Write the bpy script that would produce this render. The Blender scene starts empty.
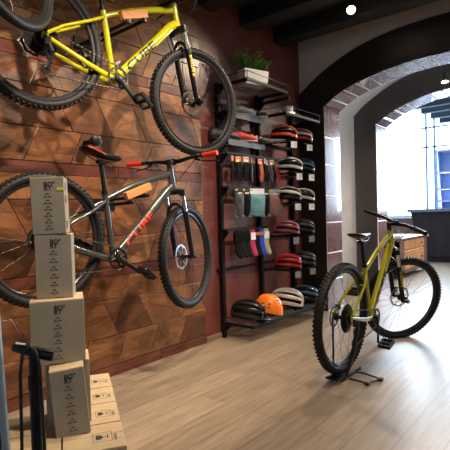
import bpy, math, random
from mathutils import Vector, Matrix
random.seed(7)
SC = bpy.context.scene
COL = SC.collection
PI = math.pi
V3 = Vector

# ------------------------------------------------------------------ materials
MATS = {}
def nt(m):
    m.use_nodes = True
    return m.node_tree.nodes, m.node_tree.links
def pbr(name, col, rough=.5, metal=0., noise=0., scale=20., bump=0., coat=0., trans=0., emis=None, estr=0., alpha=1., spec=.5, ior=1.45, stretch=None):
    if name in MATS: return MATS[name]
    m = bpy.data.materials.new(name); N, L = nt(m)
    b = N['Principled BSDF']
    b.inputs['Base Color'].default_value = (*col, 1)
    b.inputs['Roughness'].default_value = rough
    b.inputs['Metallic'].default_value = metal
    b.inputs['Coat Weight'].default_value = coat
    b.inputs['Transmission Weight'].default_value = trans
    b.inputs['IOR'].default_value = ior
    b.inputs['Specular IOR Level'].default_value = spec
    b.inputs['Alpha'].default_value = alpha
    if emis:
        b.inputs['Emission Color'].default_value = (*emis, 1); b.inputs['Emission Strength'].default_value = estr
    if noise > 0 or bump > 0:
        tc = N.new('ShaderNodeTexCoord'); mp = N.new('ShaderNodeMapping'); nz = N.new('ShaderNodeTexNoise')
        nz.inputs['Scale'].default_value = scale; nz.inputs['Detail'].default_value = 5
        if stretch: mp.inputs['Scale'].default_value = stretch
        L.new(tc.outputs['Object'], mp.inputs[0]); L.new(mp.outputs[0], nz.inputs['Vector'])
        if noise > 0:
            r = N.new('ShaderNodeValToRGB')
            r.color_ramp.elements[0].position = .3; r.color_ramp.elements[1].position = .7
            r.color_ramp.elements[0].color = (*[max(0, c*(1-noise)) for c in col], 1)
            r.color_ramp.elements[1].color = (*[min(1, c*(1+noise)) for c in col], 1)
            L.new(nz.outputs['Fac'], r.inputs[0]); L.new(r.outputs[0], b.inputs['Base Color'])
        if bump > 0:
            bp = N.new('ShaderNodeBump'); bp.inputs['Strength'].default_value = bump; bp.inputs['Distance'].default_value = .01
            L.new(nz.outputs['Fac'], bp.inputs['Height']); L.new(bp.outputs[0], b.inputs['Normal'])
    MATS[name] = m
    return m

def island_mat(name, cols, rough=.4, grain=(1, 1, 12), gscale=3., gamt=.5, bump=.05, coat=0., distort=1.5, spec=.5, rings=0):
    """tint picked per mesh island, plus a wood/stone grain in object space"""
    m = bpy.data.materials.new(name); N, L = nt(m); b = N['Principled BSDF']
    b.inputs['Roughness'].default_value = rough; b.inputs['Coat Weight'].default_value = coat
    b.inputs['Specular IOR Level'].default_value = spec
    g = N.new('ShaderNodeNewGeometry'); r = N.new('ShaderNodeValToRGB')
    while len(r.color_ramp.elements) < len(cols): r.color_ramp.elements.new(.5)
    for i, c in enumerate(cols):
        r.color_ramp.elements[i].position = i/(len(cols)-1); r.color_ramp.elements[i].color = (*c, 1)
    L.new(g.outputs['Random Per Island'], r.inputs[0])
    tc = N.new('ShaderNodeTexCoord'); mp = N.new('ShaderNodeMapping'); mp.inputs['Scale'].default_value = grain
    add = N.new('ShaderNodeVectorMath'); add.operation = 'ADD'
    mul = N.new('ShaderNodeMath'); mul.operation = 'MULTIPLY'; mul.inputs[1].default_value = 37.
    L.new(g.outputs['Random Per Island'], mul.inputs[0])
    L.new(tc.outputs['Object'], mp.inputs[0]); L.new(mp.outputs[0], add.inputs[0]); L.new(mul.outputs[0], add.inputs[1])
    nz = N.new('ShaderNodeTexNoise'); nz.inputs['Scale'].default_value = gscale; nz.inputs['Detail'].default_value = 7
    nz.inputs['Distortion'].default_value = distort
    L.new(add.outputs[0], nz.inputs['Vector'])
    r2 = N.new('ShaderNodeValToRGB'); r2.color_ramp.elements[0].position = .32; r2.color_ramp.elements[1].position = .68
    a = 1-gamt; r2.color_ramp.elements[0].color = (a, a*.93, a*.86, 1); r2.color_ramp.elements[1].color = (1.15, 1.15, 1.12, 1)
    L.new(nz.outputs['Fac'], r2.inputs[0])
    mx = N.new('ShaderNodeMix'); mx.data_type = 'RGBA'; mx.blend_type = 'MULTIPLY'; mx.inputs['Factor'].default_value = 1
    L.new(r.outputs[0], mx.inputs['A']); L.new(r2.outputs[0], mx.inputs['B'])
    res = mx.outputs['Result']
    if rings:
        m1 = N.new('ShaderNodeMath'); m1.operation = 'MULTIPLY'; m1.inputs[1].default_value = rings
        m2 = N.new('ShaderNodeMath'); m2.operation = 'SINE'; r3 = N.new('ShaderNodeValToRGB')
        m3 = N.new('ShaderNodeMath'); m3.operation = 'MULTIPLY_ADD'; m3.inputs[1].default_value = .5; m3.inputs[2].default_value = .5
        L.new(nz.outputs['Fac'], m1.inputs[0]); L.new(m1.outputs[0], m2.inputs[0]); L.new(m2.outputs[0], m3.inputs[0]); L.new(m3.outputs[0], r3.inputs[0])
        r3.color_ramp.elements[0].position = .0; r3.color_ramp.elements[1].position = .45
        r3.color_ramp.elements[0].color = (.70, .62, .55, 1); r3.color_ramp.elements[1].color = (1.06, 1.06, 1.04, 1)
        mx2 = N.new('ShaderNodeMix'); mx2.data_type = 'RGBA'; mx2.blend_type = 'MULTIPLY'; mx2.inputs['Factor'].default_value = 1
        L.new(res, mx2.inputs['A']); L.new(r3.outputs[0], mx2.inputs['B']); res = mx2.outputs['Result']
    L.new(res, b.inputs['Base Color'])
    bp = N.new('ShaderNodeBump'); bp.inputs['Strength'].default_value = bump; bp.inputs['Distance'].default_value = .01
    L.new(nz.outputs['Fac'], bp.inputs['Height']); L.new(bp.outputs[0], b.inputs['Normal'])
    MATS[name] = m
    return m

def brick_mat(name, c1, c2, mortar, bw, bh, msize, axes, rough=.6, bump=.3, mort_off=.5, grain=None):
    m = bpy.data.materials.new(name); N, L = nt(m); b = N['Principled BSDF']
    b.inputs['Roughness'].default_value = rough
    tc = N.new('ShaderNodeTexCoord'); sx = N.new('ShaderNodeSeparateXYZ'); cx = N.new('ShaderNodeCombineXYZ')
    L.new(tc.outputs['Object'], sx.inputs[0])
    L.new(sx.outputs[axes[0]], cx.inputs[0]); L.new(sx.outputs[axes[1]], cx.inputs[1])
    br = N.new('ShaderNodeTexBrick'); br.offset = mort_off
    br.inputs['Scale'].default_value = 1; br.inputs['Brick Width'].default_value = bw; br.inputs['Row Height'].default_value = bh
    br.inputs['Mortar Size'].default_value = msize; br.inputs['Mortar Smooth'].default_value = .3
    br.inputs['Color1'].default_value = (*c1, 1); br.inputs['Color2'].default_value = (*c2, 1); br.inputs['Mortar'].default_value = (*mortar, 1)
    L.new(cx.outputs[0], br.inputs['Vector'])
    out = br.outputs['Color']
    nz = N.new('ShaderNodeTexNoise'); nz.inputs['Scale'].default_value = 4; nz.inputs['Detail'].default_value = 8
    mp = N.new('ShaderNodeMapping'); mp.inputs['Scale'].default_value = grain or (1, 1, 1)
    L.new(tc.outputs['Object'], mp.inputs[0]); L.new(mp.outputs[0], nz.inputs['Vector'])
    r2 = N.new('ShaderNodeValToRGB'); r2.color_ramp.elements[0].position = .3; r2.color_ramp.elements[1].position = .7
    r2.color_ramp.elements[0].color = (.72, .7, .68, 1); r2.color_ramp.elements[1].color = (1.12, 1.12, 1.12, 1)
    L.new(nz.outputs['Fac'], r2.inputs[0])
    mx = N.new('ShaderNodeMix'); mx.data_type = 'RGBA'; mx.blend_type = 'MULTIPLY'; mx.inputs['Factor'].default_value = 1
    L.new(out, mx.inputs['A']); L.new(r2.outputs[0], mx.inputs['B']); L.new(mx.outputs['Result'], b.inputs['Base Color'])
    bp = N.new('ShaderNodeBump'); bp.invert = True; bp.inputs['Strength'].default_value = bump; bp.inputs['Distance'].default_value = .004
    L.new(br.outputs['Fac'], bp.inputs['Height']); L.new(bp.outputs[0], b.inputs['Normal'])
    MATS[name] = m
    return m

# ------------------------------------------------------------------ mesh building
class MB:
    def __init__(s): s.v = []; s.f = []
    def add(s, vs, fs, M=None):
        o = len(s.v)
        s.v += [tuple(M @ V3(v)) if M else tuple(v) for v in vs]
        s.f += [tuple(i+o for i in f) for f in fs]
        return s
    def box(s, x0, x1, y0, y1, z0, z1, M=None):
        vs = [(x, y, z) for z in (z0, z1) for y in (y0, y1) for x in (x0, x1)]
        fs = [(0, 2, 3, 1), (4, 5, 7, 6), (0, 1, 5, 4), (2, 6, 7, 3), (0, 4, 6, 2), (1, 3, 7, 5)]
        return s.add(vs, fs, M)
    def cbox(s, x0, x1, y0, y1, z0, z1, c=.003, M=None):
        """box with chamfered edges"""
        X, Y, Z = (x0, x1), (y0, y1), (z0, z1); vs = []; idx = {}
        for i in (0, 1):
            for j in (0, 1):
                for k in (0, 1):
                    p = [X[i], Y[j], Z[k]]; d = [c*(1-2*i), c*(1-2*j), c*(1-2*k)]
                    for a in range(3):
                        q = [p[t]+(0 if t == a else d[t]) for t in range(3)]
                        idx[i, j, k, a] = len(vs); vs.append(q)
        g = lambda i, j, k, a: idx[i, j, k, a]
        fs = []
        for e in (0, 1):
            fs.append((g(e, 0, 0, 0), g(e, 1, 0, 0), g(e, 1, 1, 0), g(e, 0, 1, 0)))
            fs.append((g(0, e, 0, 1), g(1, e, 0, 1), g(1, e, 1, 1), g(0, e, 1, 1)))
            fs.append((g(0, 0, e, 2), g(1, 0, e, 2), g(1, 1, e, 2), g(0, 1, e, 2)))
        for a in (0, 1):
            for b in (0, 1):
                fs.append((g(a, b, 0, 0), g(a, b, 1, 0), g(a, b, 1, 1), g(a, b, 0, 1)))
                fs.append((g(a, 0, b, 0), g(a, 1, b, 0), g(a, 1, b, 2), g(a, 0, b, 2)))
                fs.append((g(0, a, b, 1), g(1, a, b, 1), g(1, a, b, 2), g(0, a, b, 2)))
                for k in (0, 1): fs.append((g(a, b, k, 0), g(a, b, k, 1), g(a, b, k, 2)))
        return s.add(vs, fs, M)
    def tube(s, pts, r, n=10, squash=None, M=None, caps=True, up=(0, 0, 1)):
        """sweep; r = number or list; squash = (a,b) multipliers of the side and up axes"""
        pts = [V3(p) for p in pts]
        if not isinstance(r, (list, tuple)): r = [r]*len(pts)
        vs = []; fs = []; m = len(pts); prev = None
        for i, p in enumerate(pts):
            t = (pts[min(i+1, m-1)]-pts[max(i-1, 0)]).normalized()
            if prev is None:
                u = V3(up)
                if abs(u.dot(t)) > .95: u = V3((1, 0, 0)) if abs(t.x) < .9 else V3((0, 1, 0))
            else: u = prev
            u = (u-t*u.dot(t)).normalized(); prev = u; w = t.cross(u)
            a, b = squash or (1, 1)
            for k in range(n):
                q = 2*PI*k/n
                vs.append(p+w*math.cos(q)*r[i]*a+u*math.sin(q)*r[i]*b)
        for i in range(m-1):
            for k in range(n):
                fs.append((i*n+k, i*n+(k+1) % n, (i+1)*n+(k+1) % n, (i+1)*n+k))
        if caps:
            fs.append(tuple(range(n-1, -1, -1))); fs.append(tuple((m-1)*n+k for k in range(n)))
        return s.add(vs, fs, M)
    def lathe(s, prof, n=32, M=None, axis='z', closed=False):
        """prof = [(radius, height)]; around z (or y)"""
        vs = []; fs = []
        for k in range(n):
            a = 2*PI*k/n
            for r, h in prof:
                vs.append((r*math.cos(a), r*math.sin(a), h) if axis == 'z' else (r*math.cos(a), h, r*math.sin(a)))
        m = len(prof)
        for k in range(n):
            k2 = (k+1) % n
            for i in range(m if closed else m-1):
                j = (i+1) % m
                fs.append((k*m+i, k2*m+i, k2*m+j, k*m+j))
        return s.add(vs, fs, M)
    def cyl(s, c, r, h, n=20, axis='z', M=None):
        x, y, z = c
        T = Matrix.Translation((x, y, z))
        if M: T = M @ T
        return s.lathe([(0.0001, -h/2), (r, -h/2), (r, h/2), (0.0001, h/2)], n, T, axis)
    def grid(s, fn, nu, nv, wrapu=False, wrapv=False, M=None, skip=None):
        vs = [fn(i, j) for i in range(nu) for j in range(nv)]; fs = []
        for i in range(nu if wrapu else nu-1):
            for j in range(nv if wrapv else nv-1):
                if skip and skip(i, j): continue
                a, b = (i+1) % nu, (j+1) % nv
                fs.append((i*nv+j, a*nv+j, a*nv+b, i*nv+b))
        return s.add(vs, fs, M)
    def build(s, name, mat, parent=None, M=None, smooth=None, bevel=0):
        me = bpy.data.meshes.new(name); me.from_pydata(s.v, [], s.f); me.update()
        import bmesh
        bm = bmesh.new(); bm.from_mesh(me); bmesh.ops.recalc_face_normals(bm, faces=bm.faces); bm.to_mesh(me); bm.free()
        me.materials.append(mat)
        if smooth:
            me.polygons.foreach_set('use_smooth', [True]*len(me.polygons))
            me.set_sharp_from_angle(angle=math.radians(smooth))
        o = bpy.data.objects.new(name, me); COL.objects.link(o)
        if parent: o.parent = parent
        if M is not None: o.matrix_local = M
        if bevel:
            b = o.modifiers.new('bevel', 'BEVEL'); b.width = bevel; b.segments = 2; b.limit_method = 'ANGLE'
        return o

def tag(o, label=None, cat=None, group=None, kind=None):
    if label: o['label'] = label
    if cat: o['category'] = cat
    if group: o['group'] = group
    if kind: o['kind'] = kind
    return o
def thing(name, label, cat, M=None, group=None):
    o = bpy.data.objects.new(name, None); o.empty_display_size = .05; COL.objects.link(o)
    if M is not None: o.matrix_world = M
    return tag(o, label, cat, group)
def struct(name, mb, mat, **k):
    o = mb.build(name, mat, **k); o['kind'] = 'structure'; return o
def dup(root, M, label, group=None):
    def cp(o, par):
        c = o.copy(); COL.objects.link(c)
        if par:
            c.parent = par; c.matrix_parent_inverse = o.matrix_parent_inverse.copy()
        for ch in o.children: cp(ch, c)
        return c
    r = cp(root, None); r.matrix_world = M; r['label'] = label
    if group: r['group'] = group
    return r
def setmat(root, name, mat):
    """give a copied part its own mesh with another material"""
    for ch in root.children:
        if ch.name.split('.')[0] == name:
            ch.data = ch.data.copy(); ch.data.materials.clear(); ch.data.materials.append(mat)
T = Matrix.Translation
def Rz(a): return Matrix.Rotation(a, 4, 'Z')
def Ry(a): return Matrix.Rotation(a, 4, 'Y')
def Rx(a): return Matrix.Rotation(a, 4, 'X')
def text_verts(s, size, cuts=0, bold=0.):
    cu = bpy.data.curves.new('t', 'FONT'); cu.body = s; cu.size = size; cu.align_x = 'LEFT'; cu.resolution_u = 3; cu.offset = bold
    o = bpy.data.objects.new('t', cu); COL.objects.link(o)
    dg = bpy.context.evaluated_depsgraph_get(); dg.update()
    me = bpy.data.meshes.new_from_object(o.evaluated_get(dg))
    if cuts:
        import bmesh
        bm = bmesh.new(); bm.from_mesh(me)
        y0 = min(v.co.y for v in bm.verts); y1 = max(v.co.y for v in bm.verts)
        for i in range(1, cuts):
            bmesh.ops.bisect_plane(bm, geom=bm.verts[:]+bm.edges[:]+bm.faces[:], plane_co=(0, y0+(y1-y0)*i/cuts, 0), plane_no=(0, 1, 0))
        bm.to_mesh(me); bm.free()
    vs = [tuple(v.co) for v in me.vertices]; fs = [tuple(p.vertices) for p in me.polygons]
    bpy.data.objects.remove(o); bpy.data.curves.remove(cu); bpy.data.meshes.remove(me)
    return vs, fs

# ------------------------------------------------------------------ camera
H = 1.1
yaw, pit, rol = .687057, .0224207, -.0280586
F = V3((-math.sin(yaw)*math.cos(pit), math.cos(yaw)*math.cos(pit), -math.sin(pit)))
r0 = V3((math.cos(yaw), math.sin(yaw), 0)); u0 = r0.cross(F)
CR = r0*math.cos(rol)+u0*math.sin(rol); CU = -r0*math.sin(rol)+u0*math.cos(rol)
cd = bpy.data.cameras.new('camera'); cam = bpy.data.objects.new('camera', cd); COL.objects.link(cam)
cd.sensor_width = 36; cd.lens = 36*457.44/450; cd.clip_start = .02; cd.clip_end = 60
cam.matrix_world = Matrix(((CR.x, CU.x, -F.x, 2.6484), (CR.y, CU.y, -F.y, 0), (CR.z, CU.z, -F.z, H), (0, 0, 0, 1)))
SC.camera = cam

# ------------------------------------------------------------------ base materials
M_plank = brick_mat('floor_planks', (.30, .235, .165), (.235, .182, .128), (.12, .09, .065), 1.25, .19, .0022, (1, 0), rough=.36, bump=.15, mort_off=.37, grain=(9, .8, 1))
M_wallred = brick_mat('painted_brick', (.17, .045, .034), (.16, .042, .032), (.14, .037, .029), .26, .075, .006, (1, 2), rough=.42, bump=.25)
M_plaster = pbr('pale_plaster', (.58, .56, .54), .75, noise=.05, scale=6)
M_dark = brick_mat('dark_cladding', (.034, .026, .024), (.030, .023, .022), (.018, .014, .013), .60, .34, .003, (0, 2), rough=.32, bump=.2)
M_ceil = pbr('dark_ceiling', (.03, .032, .036), .8)
M_beam = pbr('black_beam', (.012, .013, .015), .6, noise=.2, scale=12)
M_wood = island_mat('wall_wood', [(.125, .048, .020), (.27, .118, .046), (.185, .072, .028), (.31, .145, .062), (.15, .056, .023), (.24, .098, .037), (.26, .125, .062)], rough=.33, grain=(1, .8, 3.2), gscale=1.9, gamt=.55, coat=.2, distort=.8, bump=.02, rings=55.)
M_band = island_mat('wall_wood_band', [(.12, .036, .024), (.15, .046, .028)], rough=.33, grain=(1, .6, 6), gscale=3, gamt=.4, coat=.15)
M_groove = pbr('groove', (.03, .014, .008), .8)
M_tile = island_mat('arch_tile', [(.10, .055, .055), (.15, .085, .085), (.12, .062, .062), (.08, .048, .05)], rough=.2, grain=(2, 2, 2), gscale=4, gamt=.18, bump=.03, coat=.8)
M_grout = pbr('white_grout', (.75, .75, .76), .7)
M_steel = pbr('black_steel', (.006, .006, .007), .55, spec=.2)
M_black = pbr('black_plastic', (.007, .007, .008), .36, spec=.35)
M_tyre = pbr('tyre_rubber', (.009, .009, .0095), .55, noise=.15, scale=60, spec=.35)
M_rim = pbr('black_rim', (.05, .052, .06), .25, metal=.7)
M_spoke = pbr('steel_spoke', (.06, .06, .065), .35, metal=.8)
M_spokeb = pbr('dark_spoke', (.05, .05, .055), .35, metal=.8)
M_chrome = pbr('chrome', (.75, .76, .78), .15, metal=1)
M_silver = pbr('silver', (.55, .56, .58), .3, metal=1)
M_yel = pbr('acid_yellow_paint', (.42, .405, .006), .25, coat=.5)
M_grey = pbr('grey_green_paint', (.085, .098, .095), .22, metal=.55, coat=.6)
M_red = pbr('red_rubber', (.62, .025, .012), .5)
M_redp = pbr('red_print', (.72, .05, .012), .45)
M_blkp = pbr('black_print', (.008, .008, .008), .5)
M_card = pbr('kraft_card', (.46, .35, .215), .75, noise=.06, scale=14)
M_card_shade = pbr('shaded_kraft_card', (.33, .295, .235), .75, noise=.05, scale=14)  # shade on the box fronts put into the body colour
M_white = pbr('white_plastic', (.72, .72, .72), .4)
M_tag = pbr('price_tag_paper', (.78, .80, .85), .5)
M_block = pbr('orange_wood', (.52, .22, .07), .5, noise=.12, scale=10, stretch=(1, 1, 6))
M_glass = pbr('shelf_glass', (.10, .13, .15), .05, alpha=.22)

# ------------------------------------------------------------------ room shell
XR, YB, ZC = 5.4, -2.6, 3.06
Y1, Y1b, Y2, Y2b, YF = 4.635, 4.99, 6.0, 6.35, 10.8
struct('floor', MB().box(-3.0, XR+.6, YB-.1, YF+.2, -.1, 0), M_plank)
struct('ceiling', MB().box(-.1, XR+.1, YB-.1, Y1+.01, ZC, ZC+.1), M_ceil)
struct('wall_left', MB().box(-.12, 0, YB-.1, Y1b, 0, ZC), M_wallred)
struct('wall_right', MB().box(XR, XR+.12, YB, Y1b, 0, ZC), M_plaster)
struct('wall_back', MB().box(-.1, XR+.1, YB-.12, YB, 0, ZC), M_plaster)

# arch profile: sampled left half, mirrored about the middle, smooth interpolation
def arch_fn(pts, xc):
    def z(x):
        if x > xc: x = 2*xc-x
        for (a, za), (b, zb) in zip(pts, pts[1:]):
            if x <= b+1e-9:
                i = pts.index((a, za)); t = (x-a)/(b-a)
                p0 = pts[i-1] if i > 0 else (2*a-b, 2*za-zb+.02); p3 = pts[i+2] if i+2 < len(pts) else (2*xc-a, za)
                m1 = (zb-p0[1])/(b-p0[0]); m2 = (p3[1]-za)/(p3[0]-a)
                h = b-a
                return ((2*t**3-3*t**2+1)*za+(t**3-2*t**2+t)*h*m1+(-2*t**3+3*t**2)*zb+(t**3-t**2)*h*m2)
        return pts[-1][1]
    return z
def arch_wall(idx, xl, inner, outer, xo, xc, ya, yb, xmin, xmax, zt):
    zi = arch_fn(inner, xc); zo = arch_fn(outer, xc)
    xr = 2*xc-xl; xro = 2*xc-xo
    n = 48
    xs = [xl+(xr-xl)*i/n for i in range(n+1)]
    w = MB()
    w.box(xmin, xl, ya, yb, 0, zt); w.box(xr, xmax, ya, yb, 0, zt)
    for a, b in zip(xs, xs[1:]):
        za, zb = zi(a), zi(b)
        w.add([(a, ya, za), (b, ya, zb), (b, ya, zt), (a, ya, zt), (a, yb, za), (b, yb, zb), (b, yb, zt), (a, yb, zt)],
              [(0, 1, 2, 3), (5, 4, 7, 6), (0, 4, 5, 1)])
    struct('wall_arch_%s' % idx, w, M_plaster)
    # dark cladding round the opening, 2.5 cm proud, with a chamfered rim
    d = MB(); p = .025; e = .012
    def col(a, b, za0, zb0, za1, zb1):
        d.add([(a, ya-p, za0), (b, ya-p, zb0), (b, ya-p, zb1-e), (a, ya-p, za1-e), (b, ya, zb1), (a, ya, za1), (a, ya, za0), (b, ya, zb0)],
              [(0, 1, 2, 3), (3, 2, 4, 5), (0, 6, 7, 1)])
    for side in (0, 1):
        f = (lambda x: x) if side == 0 else (lambda x: 2*xc-x)
        m = 10
        for i in range(m):
            a, b = xo+(xl-xo)*i/m, xo+(xl-xo)*(i+1)/m
            d.add([(f(a), ya-p, 0), (f(b), ya-p, 0), (f(b), ya-p, zo(b)-e), (f(a), ya-p, zo(a)-e), (f(b), ya, zo(b)), (f(a), ya, zo(a))], [(0, 1, 2, 3), (3, 2, 4, 5)])
        d.add([(f(xo), ya-p, 0), (f(xo), ya, 0), (f(xo), ya, zo(xo)), (f(xo), ya-p, zo(xo)-e)], [(0, 1, 2, 3)])
        d.add([(f(xl), ya-p, 0), (f(xl), ya, 0), (f(xl), ya, zi(xl)), (f(xl), ya-p, zi(xl))], [(0, 1, 2, 3)])
    for a, b in zip(xs, xs[1:]): col(a, b, zi(a), zi(b), zo(a), zo(b))
    struct('trim_%s' % idx, d, M_dark)
    # tiled reveal: white grout bed and glazed tiles on the jambs and the arch underside
    path = [(xl, z) for z in [0, zi(xl)]]
    # arc-length points for the soffit
    L = [(x, zi(x)) for x in [xl+(xr-xl)*i/200 for i in range(201)]]
    g = MB(); t = MB(); th = .008; gap = .008
    y0, y1 = ya-p, yb
    # jamb grout + tiles
    zj = zi(xl); rows = int(zj/.36)+1
    for sx, sg in ((xl, 1), (xr, -1)):
        g.box(min(sx, sx+sg*th*.9), max(sx, sx+sg*th*.9), y0, y1, 0, zj)
        z = zj
        k = 0
        while z > .01:
            zz = max(0, z-(.30 if k % 2 else .34)); k += 1
            t.cbox(min(sx+sg*th*.5, sx+sg*th*1.1), max(sx+sg*th*.5, sx+sg*th*1.1), y0+.002, y1-.002, zz+gap, z-gap*.3, .0025)
            z = zz
    # soffit
    acc = 0; cells = [[L[0]]]; lim = [.13, .15, .14]; ci = 0
    for a, b in zip(L, L[1:]):
        acc += math.hypot(b[0]-a[0], b[1]-a[1]); cells[-1].append(b)
        if acc > lim[ci % 3]: acc = 0; ci += 1; cells.append([b])
    for c in cells:
        if len(c) < 2: continue
        for a, b in zip(c, c[1:]):
            g.add([(a[0], y0, a[1]-th*1.1), (b[0], y0, b[1]-th*1.1), (b[0], y1, b[1]-th*1.1), (a[0], y1, a[1]-th*1.1)], [(0, 1, 2, 3)])
        # one tile: curved strip of its own
        k = len(c); vs = []; fs = []
        for i, (x, z) in enumerate(c):
            fx = x
            if i == 0: fx = x+gap*.9
            if i == k-1: fx = x-gap*.9
            for yy in (y0+.002, y1-.002):
                vs.append((fx, yy, z-th*1.3))
        for i in range(k-1): fs.append((2*i, 2*i+2, 2*i+3, 2*i+1))
        t.add(vs, fs)
    struct('trim_%d' % (int(idx)*10+1), g, M_grout)
    struct('trim_%d' % (int(idx)*10+2), t, M_tile)
in1 = [(.31, 2.259), (.495, 2.374), (.72, 2.452), (.961, 2.507), (1.25, 2.543), (1.53, 2.552)]
out1 = [(.0, 2.446), (.16, 2.556), (.335, 2.661), (.54, 2.757), (.742, 2.828), (1.11, 2.892), (1.53, 2.91)]
arch_wall('1', .31, in1, out1, .0, 1.53, Y1, Y1b, 0, XR, ZC)
in2 = [(.365, 2.24), (.55, 2.36), (.75, 2.44), (1.02, 2.515), (1.27, 2.54), (1.53, 2.55)]
out2 = [(.065, 2.40), (.18, 2.50), (.31, 2.585), (.54, 2.71), (.78, 2.80), (1.15, 2.86), (1.53, 2.875)]
arch_wall('2', .365, in2, out2, .065, 1.53, Y2, Y2b, -3.0, XR, 3.35)
struct('wall_passage_left', MB().box(-.42, -.3, Y1b, Y2, 0, 3.3).box(-.3, 0, Y1, Y1b, 0, 3.3), M_plaster)
struct('wall_passage_right', MB().box(XR, XR+.12, Y1b, Y2, 0, 3.3), M_plaster)
struct('ceiling_passage', MB().box(-.42, XR+.1, Y1+.01, Y2b, 3.06, 3.16), M_plaster)
# far room
M_blue = pbr('haze_blue_wall', (.55, .66, .80), .7)  # blue of the hazy window light put into the wall and ceiling colour
M_panel = brick_mat('red_brown_wainscot', (.16, .062, .05), (.14, .055, .046), (.06, .03, .03), .5, .5, .004, (0, 2), rough=.25)
struct('wall_far_left', MB().box(-3.12, -3.0, Y2b, YF, 0, 3.7), M_blue)
struct('wall_far_right', MB().box(XR+.5, XR+.62, Y2b, YF, 0, 3.7), M_blue)
struct('ceiling_far', MB().box(-3.1, XR+.6, Y2b, YF+.1, 3.6, 3.7), M_blue)
struct('wall_far', MB().box(-3.1, XR+.6, YF, YF+.12, 0, .93).box(-3.1, -2.6, YF, YF+.12, .93, 3.6).box(3.2, XR+.6, YF, YF+.12, .93, 3.6).box(-2.6, 3.2, YF, YF+.12, 3.45, 3.6), M_panel)
wf = MB()
for x in (-2.6, -.36, -.19, .35, 1.4, 2.3, 3.16): wf.box(x, x+.04, YF-.01, YF+.05, .93, 3.45)
for z in (.93, 2.46, 2.89, 3.41): wf.box(-2.6 if z in (.93, 3.41) else -.47, 3.2, YF-.01, YF+.05, z, z+.035)
win = struct('window_1', wf, pbr('blue_grey_window_frame', (.12, .20, .32), .5))
pane = MB().box(-2.6, 3.2, YF+.06, YF+.07, .93, 3.45).build('pane', pbr('bright_frosted_daylight_pane', (.8, .9, 1), .5, emis=(.72, .87, 1), estr=9.), win)
tr = MB().box(-2.7, 3.3, YF-.06, YF, .90, .94)
struct('trim_3', tr, pbr('pale_blue_sill', (.5, .6, .75), .5))
# ceiling beams of the front room
for i, y in enumerate((-1.15, -.57, .02, .60, 1.19, 1.77, 2.36, 2.945, 3.525, 4.112)):
    struct('trim_%d' % (40+i), MB().cbox(0, XR, y, y+.18, 2.893, ZC, .004), M_beam)
# far room beams
M_bb = pbr('blue_black_beam', (.012, .022, .04), .8, spec=.1)
for i, y in enumerate((7.55, 8.05, 8.55, 9.15, 9.75)):
    tag(MB().cbox(.2, XR+.5, y, y+.13, 2.80, 3.0, .004).build('ceiling_beam', M_bb), None, None, None, 'structure').name = 'trim_%d' % (60+i)
# skirting between the wood panel and the arch wall
struct('baseboard_left', MB().cbox(0, .018, 2.92, Y1-.03, 0, .045, .004), pbr('skirting', (.22, .15, .10), .5))

# wood wall panelling: rows of parallelograms with dark bands between
t = MB(); bd = MB(); g = .0022; YE = 2.91
def quad_tile(m, p, x0=.004, x1=.022):
    c = V3((0, sum(q[0] for q in p)/4, sum(q[1] for q in p)/4)); vs = []
    for (y, z) in p: vs.append((x0, y, z))
    for (y, z) in p: vs.append((x1-.0015, y, z))
    for (y, z) in p:
        d = (V3((0, y, z))-c); L = d.length; k = max(0, (L-.003)/L); q = c+d*k; vs.append((x1, q.y, q.z))
    m.add(vs, [(8, 9, 10, 11)]+[(i, (i+1) % 4, 4+(i+1) % 4, 4+i) for i in range(4)]+[(4+i, 4+(i+1) % 4, 8+(i+1) % 4, 8+i) for i in range(4)])
def clipy(p):
    return [(min(max(y, YB+.01), YE), z) for y, z in p]
for k in range(5):
    zb = .69*k
    z1 = min(zb+.075, ZC)
    y = YE-random.uniform(.3, 1.)
    y_hi = YE
    while y_hi > YB+.01:
        lo = max(y, YB+.01)
        quad_tile(bd, [(lo+g, zb+.001), (y_hi-g, zb+.001), (y_hi-g, z1-g), (lo+g, z1-g)])
        y_hi = lo; y = lo-random.uniform(1.1, 1.7)
    for (a, b, lean, off) in ((.075, .282, .093, 2.061), (.282, .535, -.13, 2.175), (.535, .69, .077, 2.104)):
        za, zt = zb+a, zb+b
        if za >= ZC: continue
        zz = min(zt, ZC)
        fr = (zz-za)/(zt-za)
        j = -18
        while True:
            top = off+.311*j; j += 1
            yt0, yb0 = top, top-lean
            yt0 = yb0+(yt0-yb0)*fr
            q = [(yb0+g, za+g), (yb0+.311-g, za+g), (yt0+.311-g, zz-g), (yt0+g, zz-g)]
            if min(yb0, yt0) > YE-.02: break
            if max(yb0, yt0)+.311 < YB: continue
            q = clipy(q)
            if abs(q[0][0]-q[1][0])+abs(q[2][0]-q[3][0]) < .02: continue
            quad_tile(t, q)
# the panel is the facing of the left wall
struct('wall_left_groove_backing', MB().box(0, .006, YB, YE, 0, ZC), M_groove)
struct('wall_left_wood_facing', t, M_wood)
struct('wall_left_wood_band', bd, M_band)

# ------------------------------------------------------------------ bicycle
HTOP = V3((.383, 0, .946)); HB = V3((.4356, 0, .8087)); AX = V3((-math.cos(math.radians(69)), 0, math.sin(math.radians(69))))
BB = V3((.011, 0, .305)); RH = V3((-.441, 0, .368)); FH = V3((.653, 0, .368)); ST = V3((-.097, 0, .669)); SC_ = V3((-.156, 0, .870))

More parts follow.
